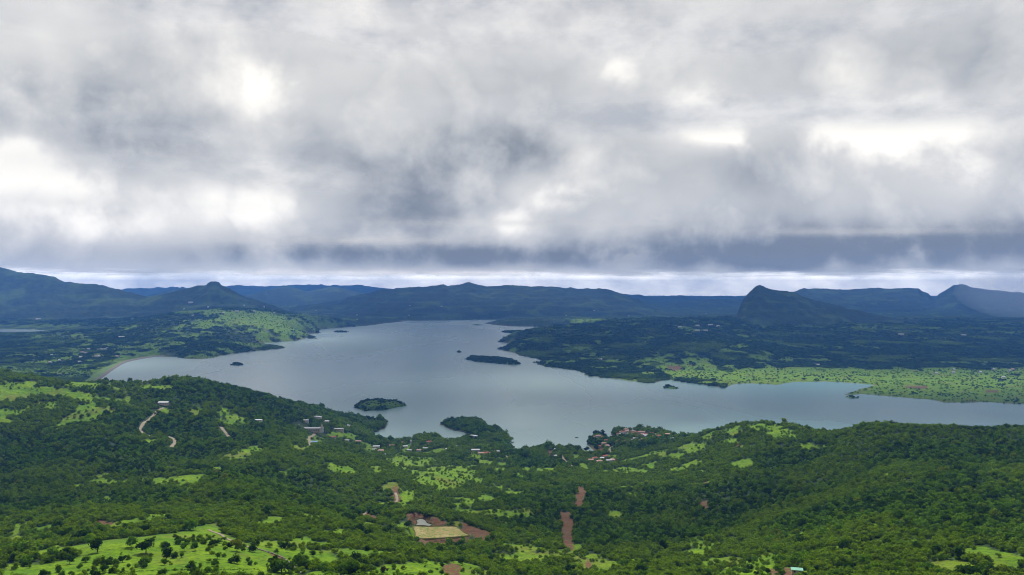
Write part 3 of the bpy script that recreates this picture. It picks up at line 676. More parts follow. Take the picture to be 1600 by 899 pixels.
for P, w, lb in ROADS:
    w *= .85
    xy = along(P, 5); road_xy.append((xy, w)); d = np.gradient(xy, axis=0); d /= np.linalg.norm(d, axis=1)[:, None] + 1e-9; nrm_ = np.stack([-d[:, 1], d[:, 0]], -1)
    wj = w * (0.85 + .3 * vnoise(xy[:, 0] / 9, xy[:, 1] / 9, 9))[:, None]
    cols_ = [xy + nrm_ * wj * s for s in (-.5, -.2, .2, .5)]
    V_ = np.stack([np.c_[c, terrain_z(c[:, 0], c[:, 1]) + (.7 if abs(i - 1.5) < 1 else .25)] for i, c in enumerate(cols_)], 1).reshape(-1, 3)
    i2 = np.arange(len(V_)).reshape(-1, 4); q = np.stack([i2[:-1, :-1], i2[:-1, 1:], i2[1:, 1:], i2[1:, :-1]], -1).reshape(-1, 4)
    tag(mesh_obj('road', V_, q, M_road, smooth=True), lb, kind='structure')
def road_dist(x, y):
    d = np.full(x.shape, 1e3)
    for xy, w in road_xy:
        lo, hi = xy.min(0) - 30, xy.max(0) + 30; m = (x > lo[0]) & (x < hi[0]) & (y > lo[1]) & (y < hi[1])
        if m.any():
            q = np.sqrt(((x[m][:, None] - xy[:, 0]) ** 2 + (y[m][:, None] - xy[:, 1]) ** 2).min(1)) - w / 2
            d[m] = np.minimum(d[m], q)
    return d

# ------------------------------------------------------------------ buildings (placed before the woods, so that the trees stand clear of them)
M_white = simple_mat('white_wall', (.72, .70, .66), (.55, .53, .49), .5)
M_cream = simple_mat('cream_wall', (.62, .53, .40), (.48, .41, .30), .5)
M_red = simple_mat('red_tile_roof', (.30, .11, .07), (.20, .08, .055), .9)
M_pink = simple_mat('faded_pink_roof', (.42, .27, .22), (.30, .19, .15), .7)
M_grey = simple_mat('grey_sheet_roof', (.40, .41, .42), (.28, .29, .30), .6)
M_pale = simple_mat('pale_sheet_roof', (.72, .74, .74), (.58, .60, .60), .6)
M_green = simple_mat('green_sheet_roof', (.25, .52, .40), (.18, .40, .30), .6)
M_blue = simple_mat('blue_sheet_roof', (.16, .27, .42), (.11, .2, .33), .6)
M_dark = simple_mat('dark_opening', (.03, .03, .035)); M_wood = simple_mat('wood', (.16, .10, .06))
houses = []
def quadbox(x0, x1, y0, y1, z0, z1):
    v = [(x, y, z) for z in (z0, z1) for x, y in ((x0, y0), (x1, y0), (x1, y1), (x0, y1))]
    return v, [(0, 3, 2, 1), (4, 5, 6, 7), (0, 1, 5, 4), (1, 2, 6, 5), (2, 3, 7, 6), (3, 0, 4, 7)]
def roof_shape(w, d, z, rise, over_, hip, th_=.25):
    a, c = w / 2 + over_, d / 2 + over_; r_ = a - (min(a, c) if hip else 0) - (0 if hip else 0)
    V_ = []
    for dz in (0, -th_): V_ += [(-a, -c, z + dz), (a, -c, z + dz), (a, c, z + dz), (-a, c, z + dz), (-r_, 0, z + rise + dz), (r_, 0, z + rise + dz)]
    F_ = [(0, 1, 5, 4), (2, 3, 4, 5), (1, 2, 5), (3, 0, 4), (7, 6, 10, 11), (9, 8, 11, 10), (8, 7, 11), (6, 9, 10), (0, 6, 7, 1), (1, 7, 8, 2), (2, 8, 9, 3), (3, 9, 6, 0)]
    return V_, F_
def empty(name, loc, rz=0):
    o = bpy.data.objects.new(name, None); o.location = loc; o.rotation_euler = (0, 0, rz); o.empty_display_size = 1; col.objects.link(o); return o
def house(px, py, w, d, h, rz, wall, roof, style, label, group=None, cat='house', detail=True, name='house'):
    g_ = ground(px, py)
    if not g_: return
    x, y, z = g_
    if z < .6: return
    houses.append((x, y, max(w, d) * .6)); o = empty(name, (x, y, z), rz)
    zs = [float(terrain_z(x + a, y + b_)) for a in (-w / 2, w / 2) for b_ in (-d / 2, d / 2)]; zb = min(zs) - z - .5; zt = max(max(zs) - z, 0) * .6
    v, f = quadbox(-w / 2, w / 2, -d / 2, d / 2, zb, h + zt); mesh_obj('wall', v, f, wall, o)
    if style == 'flat':
        v, f = quadbox(-w / 2 - .4, w / 2 + .4, -d / 2 - .4, d / 2 + .4, h + zt + .003, h + zt + .5)
    else: v, f = roof_shape(w, d, h + zt + .26, min(w, d) * (.28 if style == 'hip' else .24), .7, style == 'hip')
    mesh_obj('roof', v, f, roof, o)
    if detail:
        n_ = max(2, int(w / 3.2)); fl = 2 if h > 5 else 1
        for k in range(n_):
            cx_ = -w / 2 + (k + .5) * w / n_
            for q in range(fl):
                if k == n_ // 2 and q == 0: v, f = quadbox(cx_ - .55, cx_ + .55, -d / 2 - .06, -d / 2 - .004, zt + .05, zt + 2.2); mesh_obj('door', v, f, M_wood, o)
                else: v, f = quadbox(cx_ - .6, cx_ + .6, -d / 2 - .06, -d / 2 - .004, zt + 1.0 + q * 3, zt + 2.2 + q * 3); mesh_obj('window', v, f, M_dark, o)
    tag(o, label, cat, group); return o
R_ = random.Random(5)
house(1245, 897, 6.5, 4.0, 2.6, -.25, M_cream, M_green, 'gable', 'small shed with pale green sheet roof at the edge of the bare knoll', cat='shed', name='shed')
house(595, 709, 13, 9, 6, .1, M_white, M_pink, 'hip', 'two storey white villa with faded pink roof above the bright green meadow', cat='villa')
house(588, 701, 16, 7, 3.5, .15, M_white, M_pale, 'gable', 'long low building with pale roof behind the pink roofed villa')
house(585, 705, 10, 6, 3, .4, M_cream, M_grey, 'gable', 'small grey roofed house left of the pink roofed villa')
house(671, 694, 15, 9, 5.5, .3, M_cream, M_red, 'hip', 'red roofed villa on the low wooded point between the two bays', cat='villa')
house(743, 706, 20, 8, 4, .05, M_white, M_pale, 'gable', 'white sheet roofed hall beside the red tiled houses', cat='hall')
house(752, 711, 14, 9, 4, .0, M_white, M_pink, 'gable', 'pink roofed house between the white hall and the red roof')
house(761, 712, 15, 10, 5.5, .2, M_cream, M_red, 'hip', 'large house with bright red tiled roof near the short lane')
house(740, 685, 20, 10, 6, -.4, M_white, M_pale, 'flat', 'white flat roofed block at the neck of the wooded peninsula', cat='building')
house(520, 687, 14, 6, 3.4, .1, M_white, M_red, 'gable', 'low house with red roof right of the spired building')
house(491, 695, 13, 8, 3.6, .2, M_white, M_blue, 'gable', 'house with blue sheet roof below the spired building')
house(541, 691, 14, 5, 3, -.1, M_cream, M_pale, 'gable', 'long pale shed among bushes near the bay')
house(497, 655, 18, 9, 4, -.3, M_white, M_grey, 'flat', 'grey roofed building high in the trees above the spired building', cat='building')
house(404, 660, 14, 7, 3, 0, M_white, M_pale, 'flat', 'small white building alone on the left wooded slope', cat='building')
house(256, 633, 20, 8, 3.2, 0, M_cream, M_pale, 'gable', 'building with long white roof at the top of the winding road', cat='building')
house(530, 674, 22, 7, 3, 0, M_cream, M_grey, 'gable', 'long low shed beside the spired building', cat='shed')
for k, (px, py, wx_, rf, st) in enumerate(((923,722,11,M_pink,'gable'),(930,719,12,M_red,'hip'),(937,724,13,M_pink,'hip'),(945,716,14,M_red,'gable'),(952,723,16,M_grey,'gable'),(941,719,9,M_pale,'flat'),(958,722,10,M_pink,'gable'))):
    house(px, py, wx_, 8, 4, R_.uniform(-.6, .6), M_white if k % 2 else M_cream, rf, st,
          ['small pink gabled house at the left of the villa compound', 'red hipped house in the villa compound', 'pink hipped house in front of the villa compound', 'red gabled house at the back of the villa compound',
           'longest grey roofed house of the villa compound', 'tiny flat white roofed house amid the villa compound', 'pink gabled house at the right end of the villa compound'][k], group='houses of the villa compound')
vil = [(944,697),(938,700),(949,699),(934,685),(929,685.5),(940,685),(947,692),(955,694),(962,693),(985,690),(993,688),(1003,690),(975,692)]
for k in range(34):
    t_ = k / 33; vil.append((968 + 84 * t_ + R_.uniform(-2, 2), 675.5 + 9 * t_ ** 1.2 + R_.uniform(-1.5, 6) * (1 - t_ * .3)))
RN = {'red_tile_roof': 'red', 'faded_pink_roof': 'faded pink', 'grey_sheet_roof': 'grey', 'pale_sheet_roof': 'whitish'}
for px, py in vil:
    rf = R_.choice([M_red, M_pink, M_pink, M_grey, M_pale, M_grey, M_red]); st = R_.choice(['gable', 'gable', 'hip', 'flat'])
    house(px, py, R_.uniform(9, 15), R_.uniform(7, 10), R_.choice([3.2, 3.6, 6]), R_.uniform(-.7, .7), R_.choice([M_white, M_cream]), rf, st,
          'small village house with a %s %s roof on the point reaching into the lake' % (RN[rf.name], {'gable': 'gabled', 'hip': 'hipped', 'flat': 'flat'}[st]), group='houses of the lakeside village', detail=False)
for px, py in ((612,699),(622,703),(633,700),(648,701),(655,706),(628,694),(640,706),(665,703),(700,704),(715,700),(776,708),(870,705),(905,697),(866,715),(604,713),(560,693),(478,661),(545,668),(511,662)):
    rf = R_.choice([M_grey, M_pale, M_pink, M_grey]); wh = 'below the spired building' if px < 570 else ('in the shore woods round the water tower' if px < 690 else ('near the white hall and red roofs' if px < 800 else 'by the winding track between the villas'))
    house(px, py, R_.uniform(9, 14), 7, 3.4, R_.uniform(-.5, .5), R_.choice([M_white, M_cream]), rf, 'gable', 'small %s roofed house among trees %s' % (RN[rf.name], wh), group='houses among the shore trees', detail=False)
def far_house(px, py, w, lb, grp=None, roof=None): house(px, py, w, 12, 6, R_.uniform(-.3, .3), M_white, roof or M_pale, 'gable', lb, grp, 'building', False, 'building')
for px, py, w, lb in ((1062,512,34,'long white building on the dark slope left of the pointed peak'),(1090,510,30,'white building at the left of three under the pointed peak'),(1110,509,40,'middle white building of three under the pointed peak'),(1122,511,24,'smallest white building below the pointed peak'),
    (1089,518,40,'white shed row below the three white buildings'),(1102,518,36,'second white shed row below the three white buildings'),(1408,524,40,'lone pale building on the dark plain below the long shoulder'),(1505,525,40,'small pale building on the dark plain near the right edge'),
    (1276,572,26,'white roofed building at the edge of the bright farmland'),(938,563,20,'pale house in the woods of the wooded headland'),(60,500,60,'white factory roof on the left plain'),(190,528,36,'pale building on the plain behind the dam'),
    (298,474,50,'white streak of buildings low on the conical mountain'),(370,488,30,'small white house on the crest of the sunlit hill')):
    far_house(px, py, w, lb)
for k in range(15):
    px = R_.uniform(75, 190); py = R_.uniform(546, 568) - (px - 120) * .05
    rf = R_.choice([M_pale, M_grey, M_pink]); far_house(px, py, R_.uniform(9, 17), 'tiny %s roofed house of the village behind the dam' % RN[rf.name], 'houses of the village behind the dam', rf)
for k in range(9):
    px = R_.uniform(1440, 1600); py = R_.uniform(578, 592)
    far_house(px, py, R_.uniform(9, 16), 'tiny pale house scattered on the farmland across the lake', 'houses on the far farmland', R_.choice([M_pale, M_grey, M_grey, M_pink]))
for k in range(18):
    px = R_.choice([R_.uniform(380, 700), R_.uniform(230, 480), R_.uniform(860, 1120)]); py = R_.uniform(478, 505)
    far_house(px, py, R_.uniform(10, 20), 'tiny white house on the hills at the far end of the lake', 'houses on the hills beyond the lake', R_.choice([M_pale, M_grey, M_pale]))

# white building with two spired towers
g_ = ground(485, 674); tx, ty, tz = g_; houses.append((tx, ty, 36)); T = empty('temple', (tx, ty, tz), 0)
v, f = quadbox(-24, 24, -5, 5, -4, 6.5); mesh_obj('hall', v, f, M_cream, T)
v, f = roof_shape(48, 10, 6.8, 2.2, .8, False); mesh_obj('roof', v, f, M_grey, T)
for k in range(9):
    v, f = quadbox(-20 + k * 5 - .9, -20 + k * 5 + .9, -5.1, -5.004, 1, 4.2); mesh_obj('window', v, f, M_dark, T)
for s, w_ in ((-1, 5), (1, 6)):
    xx = s * 27.5; v, f = quadbox(xx - w_ / 2 - .3, xx + w_ / 2 + .3, -4, 4, -4, 9); tw = mesh_obj('tower', v, f, M_white, T)
    V_, F_ = [], []
    for j, (zz, rr) in enumerate(((9.003, w_ / 2), (11, w_ / 2 * .9), (14, w_ / 2 * .55), (17.5, .25), (19.5, .05))):
        for i in range(8): V_.append((xx + math.cos(i * math.pi / 4) * rr, math.sin(i * math.pi / 4) * rr, zz))
    for j in range(4):
        for i in range(8): F_.append((j * 8 + i, j * 8 + (i + 1) % 8, j * 8 + 8 + (i + 1) % 8, j * 8 + 8 + i))
    mesh_obj('spire', V_, F_, M_cream if s > 0 else M_white, tw)
tag(T, 'long cream building with a white spired tower at each end', 'temple')
# slim white tower in the shore woods
g_ = ground(642, 699); tx, ty, tz = g_; houses.append((tx, ty, 6)); T = empty('water_tower', (tx, ty, tz))
def ring(prof, n_=12):
    V_, F_ = [], []
    for zz, rr in prof:
        for i in range(n_): V_.append((math.cos(2 * math.pi * i / n_) * rr, math.sin(2 * math.pi * i / n_) * rr, zz))
    for j in range(len(prof) - 1):
        for i in range(n_): F_.append((j * n_ + i, j * n_ + (i + 1) % n_, (j + 1) * n_ + (i + 1) % n_, (j + 1) * n_ + i))
    F_.append(tuple(range((len(prof) - 1) * n_, len(prof) * n_))); return V_, F_
v, f = ring([(-1, 1.3), (13, 1.1)]); mesh_obj('shaft', v, f, M_white, T); v, f = ring([(13.01, 1.2), (14, 2.6), (17.5, 2.6), (18.6, .3)]); mesh_obj('tank', v, f, M_white, T)
tag(T, 'slim white water tower standing up from the shore woods', 'water tower')
# boats
def boat(px, py, ln, rz, lb):
    x, y = plane(px, py); T = empty('boat', (x, y, 0.05), rz); V_, F_ = [], []
    for i, (tt, ww) in enumerate(((-.5, .55), (-.3, .9), (0, 1), (.3, .75), (.5, .04))):
        w_ = ln * .13 * ww; zt = 1.1 + .5 * max(tt, 0)
        V_ += [(tt * ln, -w_, zt), (tt * ln, -w_ * .6, -.3), (tt * ln, w_ * .6, -.3), (tt * ln, w_, zt), (tt * ln, w_ * .85, zt), (tt * ln, w_ * .5, .1), (tt * ln, -w_ * .5, .1), (tt * ln, -w_ * .85, zt)]
    for i in range(4):
        for j in range(8): a = i * 8 + j; b_ = i * 8 + (j + 1) % 8; F_.append((a, b_, b_ + 8, a + 8))
    F_ += [tuple(range(8)), tuple(range(39, 31, -1))]; mesh_obj('hull', V_, F_, M_wood, T)
    for q in (-.2, .1): v, f = quadbox(q * ln - .2, q * ln + .2, -ln * .1, ln * .1, .7, .8); mesh_obj('seat', v, f, M_white, T)
    tag(T, lb, 'boat')
boat(901, 684.6, 10, .1, 'small dark boat off the village shore'); boat(801, 692, 8, .6, 'tiny boat close by the tip of the wooded peninsula')

# dam: earth bank with a crest road
dl = [plane(*p) for p in ((140,603),(151,597),(173,580),(196,566),(241,558),(258,558))]
dp = []
for a, b_ in zip(dl, dl[1:]):
    for i in range(12): dp.append((a[0] + (b_[0] - a[0]) * i / 12, a[1] + (b_[1] - a[1]) * i / 12))
dp = np.array(dp + [dl[-1]])
for _ in range(14): dp[1:-1] = (dp[:-2] + 2 * dp[1:-1] + dp[2:]) / 4
dd = np.gradient(dp, axis=0); dd /= np.linalg.norm(dd, axis=1)[:, None]; dn = np.stack([-dd[:, 1], dd[:, 0]], -1)   # to the left: away from the water
T = empty('dam', (dp[0][0], dp[0][1], 0)); org = np.array([dp[0][0], dp[0][1], 0])
M_dgrass = simple_mat('dam_grass', (.13, .22, .04), (.08, .15, .03), .02)
def strip(offs, name, mat):
    V_ = np.stack([np.c_[dp + dn * o_, np.full(len(dp), z_)] for o_, z_ in offs], 1).reshape(-1, 3) - org; k_ = len(offs)
    i2 = np.arange(len(V_)).reshape(-1, k_); mesh_obj(name, V_, np.stack([i2[:-1, :-1], i2[:-1, 1:], i2[1:, 1:], i2[1:, :-1]], -1).reshape(-1, 4), mat, T)
strip(((-10, -3), (-3, 2), (4, 6.0)), 'stone_face', M_stone); strip(((4, 6.01), (11, 6.01)), 'crest_road', M_road); strip(((11, 6.0), (30, 5), (75, -1)), 'grass_slope', M_dgrass)
tag(T, 'long earth dam with stone water face and grassy back closing the lake', 'dam')

# flooded fields with low banks, and a small pond
M_mud = new_mat('muddy_water'); b = NB(M_mud[1])
c_ = b.mix(b.rng(b.noise(.06, 4, .6), .4, .6), (.19, .16, .06), (.26, .21, .10)); c_ = b.mix(b.rng(b.noise(.25, 5, .7), .50, .60), c_, (.09, .14, .02))
b.l(b.bsdf(c_, .85, .08), M_mud[2].inputs[0]); M_mud = M_mud[0]
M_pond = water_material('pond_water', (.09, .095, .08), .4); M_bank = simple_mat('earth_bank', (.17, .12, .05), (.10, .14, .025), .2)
for k, (P, z) in enumerate(FIELD_W):
    P = np.array(P); nm = ['flooded_field', 'flooded_field', 'pond'][k]; c0 = P.mean(0)
    rim = []
    for i in range(len(P)):
        a, b_ = P[i], P[(i + 1) % len(P)]
        for j in range(6): rim.append(a + (b_ - a) * j / 6)
    rim = np.array(rim)
    for _ in range(2): rim = (np.roll(rim, 1, 0) + 2 * rim + np.roll(rim, -1, 0)) / 4
    n_ = len(rim); V_ = np.r_[[[c0[0], c0[1], z]], np.c_[rim, np.full(n_, z)]]
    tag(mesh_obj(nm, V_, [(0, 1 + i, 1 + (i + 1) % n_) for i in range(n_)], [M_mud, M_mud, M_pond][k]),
        ['larger upper flooded field in the valley, olive brown', 'narrow lower flooded field in the valley, pinkish brown', 'small grey pond above the flooded fields'][k], kind='structure')
    o1 = c0 + (rim - c0) * 1.0; o2 = c0 + (rim - c0) * 1.03; o3 = c0 + (rim - c0) * 1.07
    V_ = np.stack([np.c_[q, np.full(n_, zz)] for q, zz in ((o1, z - .3), (o2, z + .9), (o3, z - .5))], 1).reshape(-1, 3)
    F_ = [(3 * i + j, 3 * i + j + 1, 3 * ((i + 1) % n_) + j + 1, 3 * ((i + 1) % n_) + j) for i in range(n_) for j in range(2)]
    tag(mesh_obj('earth_bank', V_, F_, M_bank), ['low earth bank round the upper flooded field', 'low earth bank round the lower flooded field', 'muddy rim of the grey pond'][k], kind='structure')

# ------------------------------------------------------------------ woods
HX = np.array([h[0] for h in houses]); HY = np.array([h[1] for h in houses]); HR = np.array([h[2] for h in houses])
def clear_of_houses(x, y, z, extra=1.0, front=14):
    ok = np.ones(len(x), bool)
    for hx, hy, hr in zip(HX, HY, HR):
        dx_, dy_ = x - hx, y - hy
        ok &= ~((np.abs(dx_ - dy_ * 0) < hr + extra) & (dy_ > -front - hr) & (dy_ < hr + extra))
    return ok
def wood(y0, y1, sp, far=False):
    x, y = candidates(y0, y1, sp); g, s_, sdl, isl, idd, land = land_info(x, y)
    f1 = fbm(x / 45, y / 45, 3, 120); f2 = fbm(x / 160, y / 160, 3, 130)
    f3 = fbm(x / 14, y / 14, 2, 133); pr = np.where(g > .5, np.where(f1 + .3 * (f3 - .5) > .62, .30, .055), np.where(f2 > .62, .6, .93)); pr = np.where((g > .15) & (g <= .5), .6, pr)
    pr = np.where((g > .5) & (y > 2450), np.where(f1 + .4 * (f3 - .5) > .55, .5, .10) + .25 * (CX + F * x / y < 700), pr)
    pr = pr * (s_ < .4); pr = np.where(sdl < 12, np.maximum(pr, .5), pr)
    qx_, qy_ = CX + F * x / y, CY + H * F / y; pr = np.where(isl & (((qx_ - 594) / 30) ** 2 + ((qy_ - 636.5) / 4.2) ** 2 < 1), .12, pr)
    near_lake = np.where(isl, True, sdl > (3 if not far else 4))
    keep = (rng.uniform(size=x.shape) < pr) & land & near_lake & ((idd < 2) | (idd == 30))
    x, y, g, f1, f2, sdl, isl = [q[keep] for q in (x, y, g, f1, f2, sdl, isl)]
    ok = np.minimum(road_dist(x, y), road_dist(x, y + 5)) > (2.6 if not far else 4)
    for P, z_ in FIELD_W:
        m_ = (y > 700) & (y < 1100) & (np.abs(x + 80) < 250); q = np.ones(len(x), bool)
        q[m_] = ~(inpoly(x[m_], y[m_], P) | (pdist(x[m_], y[m_] + 9, P) < 12)); ok &= q
    x, y, g, f1, f2, sdl, isl = [q[ok] for q in (x, y, g, f1, f2, sdl, isl)]
    z = terrain_z(x, y); ok = clear_of_houses(x, y, z, 2.0, 10 if not far else 20)
    if far:
        dmin = pdist(x, y, [tuple(p) for p in dp] + [tuple(p) for p in dp[::-1]]); ok &= dmin > 60
    return [q[ok] for q in (x, y, z, g, f1, f2, sdl, isl)]
near = [np.concatenate(q) for q in zip(wood(335, 1000, 4.3), wood(1000, 1500, 5.2), wood(1500, 2460, 7.0))]
x, y, z, g, f1, f2, sdl, isl = near
hgt = rng.uniform(2.8, 5.6, len(x)) * (1 + .5 * sstep(y, 900, 1800)) * (.8 + .5 * f2)
hgt = np.where(g > .5, rng.uniform(1.6, 5.0, len(x)), hgt)
hgt = np.where((rng.uniform(size=len(x)) < .06) & (g < .5), hgt * rng.uniform(1.3, 1.8, len(x)), hgt)
shorey = (y > 1700) & (sdl < 160); hgt = np.where(shorey, hgt * rng.uniform(1.0, 1.7, len(x)), hgt)
py_top = CY + (H - (z + hgt * 1.1)) * F / y
keep = (py_top > CY) & (y > 335)
kind = rng.choice([0, 1, 2, 3, 4, 5], len(x), p=[.24, .16, .22, .06, .22, .10])
frr = np.round(np.interp(np.log(y), LOGR, np.arange(NR))).astype(int); fcc = np.clip(np.round((x / y - COLS[0]) / (COLS[1] - COLS[0])).astype(int), 0, NC - 1)
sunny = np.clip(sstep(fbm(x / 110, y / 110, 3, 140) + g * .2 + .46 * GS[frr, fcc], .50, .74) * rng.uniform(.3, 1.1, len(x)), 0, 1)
pyb = CY + (H - z) * F / y; pxb = CX + F * x / y
# bushes run down to bare meadows where the photograph's trees stand one by one
FEAT = [(298,829,21,1.0,'large dark tree at the top edge of the bright meadow, beside the footpath'),(228,866,26,1.15,'broad dark green tree in the middle of the bright meadow'),(260,877,24,.9,'tall tree right of the broad dark one on the bright meadow'),
 (227,885,15,1.1,'round bush below the broad dark tree on the bright meadow'),(151,884,15,.9,'small tree alone on the lower left meadow'),(125,892,13,.8,'small rounded tree at the bottom edge of the lower left meadow'),
 (92,895,13,.8,'small dark tree at the bottom left by the meadow corner'),(109,882,17,1.0,'leafy tree above the two small ones on the lower left meadow'),(152,864,24,1.1,'spreading tree at the upper edge of the lower left meadow'),(205,856,18,.8,'pale thin tree at the top of the sunlit lower left meadow'),
 (47,866,24,1.2,'dense wide tree on the left above the meadow corner'),(370,862,22,.85,'dark upright tree beside the stone wall'),(394,863,15,.8,'smaller dark tree just right of the upright one by the wall'),(288,861,15,.8,'slender grey green tree on the bright meadow'),
 (305,861,15,.8,'feathery tree beside the slender grey green one'),(335,885,12,.9,'small leafless looking tree in the open meadow above the hedge'),(366,881,14,1.2,'low round bush in the open meadow above the hedge'),(388,880,10,.8,'tiny tree in the open meadow above the hedge end'),
 (440,895,26,1.4,'large loose bush at the lower end of the stone wall'),(472,869,9,.9,'leftmost small bush of the brownish meadow past the stone wall'),(490,870,10,1.0,'second small bush of the brownish meadow past the stone wall'),(601,895,11,1.0,'small rust tinged bush on the bright meadow at the bottom centre'),
 (546,898,12,.9,'dark little tree at the left tip of the bottom centre meadow'),(638,826,14,1.0,'dark tree at the left bank of the grey pond'),(702,856,16,.9,'thin pale tree in front of the flooded field'),(723,847,11,.7,'narrow dark bush at the right end of the flooded fields'),
 (722,884,16,1.2,'spreading tree below the flooded fields'),(1171,893,12,.9,'small tree on the left of the bare knoll'),(1219,896,15,1.3,'bare branched bush on the earth patch of the knoll'),(1243,890,9,.8,'little tree just behind the green roofed shed')]
feat = []
for px, py, hp, wd, lb in FEAT:
    g_ = ground(px, py)
    if g_: feat.append((g_[0], g_[1], g_[2], hp * g_[1] / F, wd, lb)); keep &= (np.hypot(x - g_[0], y - g_[1]) > max(4.5, hp * g_[1] / F * .55)) & ~((np.abs(x - g_[0]) < hp * g_[1] / F * .4) & (y < g_[1]) & (y > g_[1] - 12))
x, y, z, g, hgt, kind, sunny, pyb, pxb, isl = [q[keep] for q in (x, y, z, g, hgt, kind, sunny, pyb, pxb, isl)]
inview = (pxb > 2) & (pxb < 1598) & (pyb < 908) & (hgt * F / y > 3)
score = np.where(inview, hgt * F / y * np.where(g > .5, 1.6, 1), 0)
order = np.argsort(-score)[:300 - len(feat)]
single = np.zeros(len(x), bool); single[order] = True
sc_ = np.stack([hgt * rng.uniform(.95, 1.35, len(x)), hgt * rng.uniform(.95, 1.35, len(x)), hgt], -1)
P = np.stack([x, y, z - .15], -1)
for lo, hi, lb in ((-9, -.0, 'dense green wood on the left and centre slopes near the viewpoint'), (0, 9, 'dense green wood on the right slopes near the viewpoint')):
    m_ = ~single & (x / y >= lo) & (x / y < hi) & ~isl
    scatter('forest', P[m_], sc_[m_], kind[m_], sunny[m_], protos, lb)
# single trees
tree_src = []
M_rust = leaf_material('rusty_leaves', (.07, .05, .02), (.11, .075, .03), (.13, .08, .03))
for i, (cvf, tvf) in enumerate(parts):
    t0 = empty('tree', (0, 0, 0)); a = mesh_obj('crown', cvf[0], cvf[1], M_leaf, t0); b_ = mesh_obj('trunk', tvf[0], tvf[1], M_bark, t0)
    tree_src.append((t0, a, b_)); 
used_src = set()
def put_tree(i, loc, sc, rz, label, group):
    t0, a, b_ = tree_src[i]
    if i not in used_src: used_src.add(i); o = t0
    else:
        o = t0.copy(); col.objects.link(o)
        for ch in (a, b_): c = ch.copy(); col.objects.link(c); c.parent = o
    o.location = loc; o.scale = sc; o.rotation_euler = (0, 0, rz); tag(o, label, 'tree', group); return o
for k, (fx, fy, fz, hh, wd, lb) in enumerate(feat):
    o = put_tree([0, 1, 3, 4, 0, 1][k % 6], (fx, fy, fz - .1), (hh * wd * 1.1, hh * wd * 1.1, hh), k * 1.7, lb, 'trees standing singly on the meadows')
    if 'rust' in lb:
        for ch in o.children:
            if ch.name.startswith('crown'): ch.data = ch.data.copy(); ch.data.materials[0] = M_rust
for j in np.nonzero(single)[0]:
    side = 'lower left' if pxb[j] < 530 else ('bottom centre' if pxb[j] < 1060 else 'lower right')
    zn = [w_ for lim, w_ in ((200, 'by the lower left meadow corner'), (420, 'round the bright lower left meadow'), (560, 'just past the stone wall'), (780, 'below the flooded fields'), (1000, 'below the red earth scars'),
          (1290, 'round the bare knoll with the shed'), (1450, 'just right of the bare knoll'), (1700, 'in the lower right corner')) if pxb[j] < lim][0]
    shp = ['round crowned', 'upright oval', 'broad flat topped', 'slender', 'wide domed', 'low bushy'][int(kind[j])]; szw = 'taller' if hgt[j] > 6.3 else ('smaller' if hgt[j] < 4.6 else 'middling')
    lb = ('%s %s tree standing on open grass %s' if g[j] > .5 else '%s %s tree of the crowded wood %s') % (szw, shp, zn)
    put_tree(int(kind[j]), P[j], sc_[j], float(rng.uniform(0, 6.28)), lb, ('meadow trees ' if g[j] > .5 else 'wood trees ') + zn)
for i in range(6):
    if i not in used_src:
        for q in tree_src[i]: bpy.data.objects.remove(q)

fx_, fy_, fz_, fg, ff1, ff2, fsd, fisl = [np.concatenate(q) for q in zip(wood(2460, 4000, 13, True), wood(4000, 5400, 17, True), wood(5400, 8200, 30, True))]
fh = rng.uniform(7, 11, len(fx_)) * (1 + .55 * sstep(fy_, 4000, 7000)); fh = np.where(fg > .5, fh * rng.uniform(.45, .95, len(fx_)), fh)
fk = rng.integers(0, 5, len(fx_)); fs = np.stack([fh * rng.uniform(1.2, 2.1, len(fx_)), fh * rng.uniform(1.2, 2.1, len(fx_)), fh], -1)
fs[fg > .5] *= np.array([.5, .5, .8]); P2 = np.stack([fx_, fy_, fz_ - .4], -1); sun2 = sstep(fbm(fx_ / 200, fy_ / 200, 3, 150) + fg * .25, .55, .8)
scatter('forest', P2[~fisl], fs[~fisl], fk[~fisl], sun2[~fisl], protos_far, 'distant woods on the far shores of the lake')
isx, isy, isz, isg, _, _, _, isi = wood(2300, 7200, 6.5, False)
m_ = isi; ih = rng.uniform(3.5, 6.5, m_.sum()) * (1 + .5 * (isy[m_] > 3200)); ih = np.where(rng.uniform(size=m_.sum()) < .15, ih * 1.5, ih)
scatter('island_trees', np.stack([isx[m_], isy[m_], isz[m_] - .4], -1), np.stack([ih * 1.1, ih * 1.1, ih], -1), rng.integers(0, 5, m_.sum()), np.zeros(m_.sum()), protos_far, 'dark trees crowding the small islands')

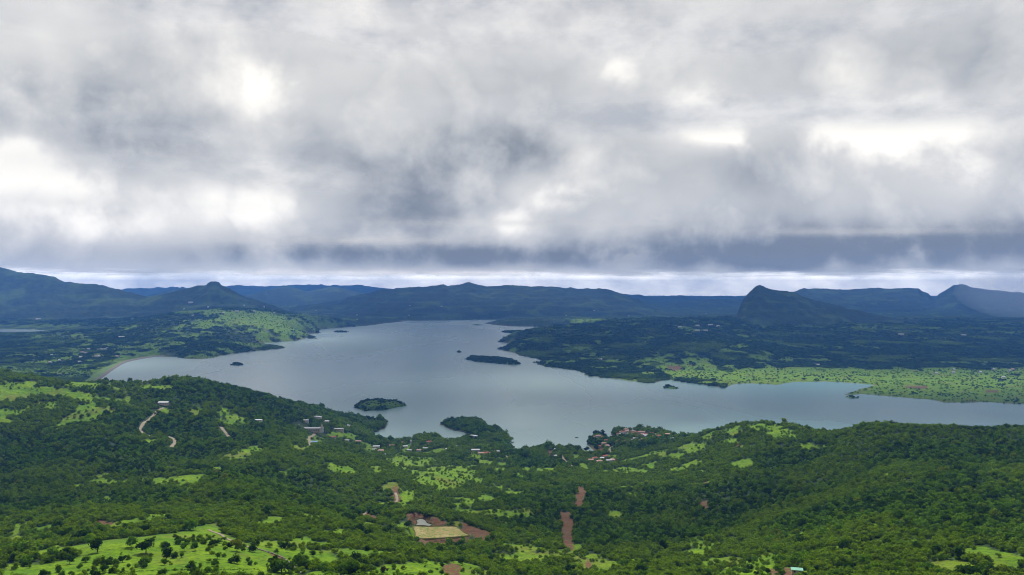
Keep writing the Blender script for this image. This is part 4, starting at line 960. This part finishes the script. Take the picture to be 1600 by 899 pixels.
# stone wall down the meadow, hedge along its lower edge
def line_object(name, P, step, wdt, hgt_, mat, lb, cat, jit):
    xy = along(P, step); c0 = xy[0]; z0 = float(terrain_z(*c0)); T_ = empty(name, (c0[0], c0[1], z0)); r = np.random.default_rng(3); return xy, T_, z0
xy, T, z0 = line_object('stone_wall', [(402,859),(420,864),(440,872),(452,880),(462,890),(470,897)], 1.1, 1, 1, None, '', '', 0)
v0, f0 = quadbox(-.5, .5, -.5, .5, 0, 1); me0 = None
for k, p in enumerate(xy):
    zt = float(terrain_z(*p)) - z0
    if k == 0: so = mesh_obj('stone', v0, f0, M_stone, T); me0 = so.data
    else: so = bpy.data.objects.new('stone', me0); col.objects.link(so); so.parent = T
    so.location = (p[0] - xy[0][0], p[1] - xy[0][1], zt - .2); so.scale = (R_.uniform(.9, 1.3), R_.uniform(.6, 1.0), R_.uniform(.7, 1.3)); so.rotation_euler = (R_.uniform(-.15, .15), R_.uniform(-.15, .15), R_.uniform(0, 3))
tag(T, 'low rough stone wall running down the right edge of the bright meadow', 'wall')
xy = along([(126,899),(160,896),(200,894),(250,892.5),(300,891.5),(350,891),(402,890.5)], 1.2); Vh, Fh, nn_ = [], [], 0; r = np.random.default_rng(4)
for p in xy:
    v, f = crown_mesh(int(r.integers(1e6)), 1, 14, .2, .0, .13); v = v * np.array([3.4, 3.4, 1.7]) * r.uniform(.7, 1.15); v[:, 2] -= v[:, 2].min() + .1
    Vh.append(v + np.array([p[0] + r.uniform(-.3, .3), p[1] + r.uniform(-.3, .3), float(terrain_z(*p))])); Fh.append(f + nn_); nn_ += len(v)
c0 = np.array([xy[0][0], xy[0][1], float(terrain_z(*xy[0]))]); ho = mesh_obj('hedge', np.concatenate(Vh) - c0, np.concatenate(Fh), M_leaf); ho.location = c0
tag(ho, 'long dark hedge across the lower left meadow near the picture edge', 'hedge')
# a shower falling over the far right mountain
v, f = [], []
for j in range(13):
    for i in range(24):
        a, p = 2 * math.pi * i / 24, math.pi * j / 12
        zz = 350 * math.cos(p); v.append((3000 * 0 + 6350 + 800 * math.cos(a) * math.sin(p) - zz * .25, 9300 + 900 * math.sin(a) * math.sin(p), 348 + zz * .98))
for j in range(12):
    for i in range(24): f.append((j * 24 + i, (j + 1) * 24 + i, (j + 1) * 24 + (i + 1) % 24, j * 24 + (i + 1) % 24))
rs = mesh_obj('rain_shower', v, f, None, mats=[]); m, t, o = new_mat('rain'); pv = t.nodes.new('ShaderNodeVolumePrincipled')
pv.inputs['Color'].default_value = (.75, .82, .95, 1); pv.inputs['Density'].default_value = 3.6e-4; t.links.new(pv.outputs[0], o.inputs['Volume']); rs.data.materials.append(m)
tag(rs, 'pale shower of rain over the far right mountain', kind='stuff')
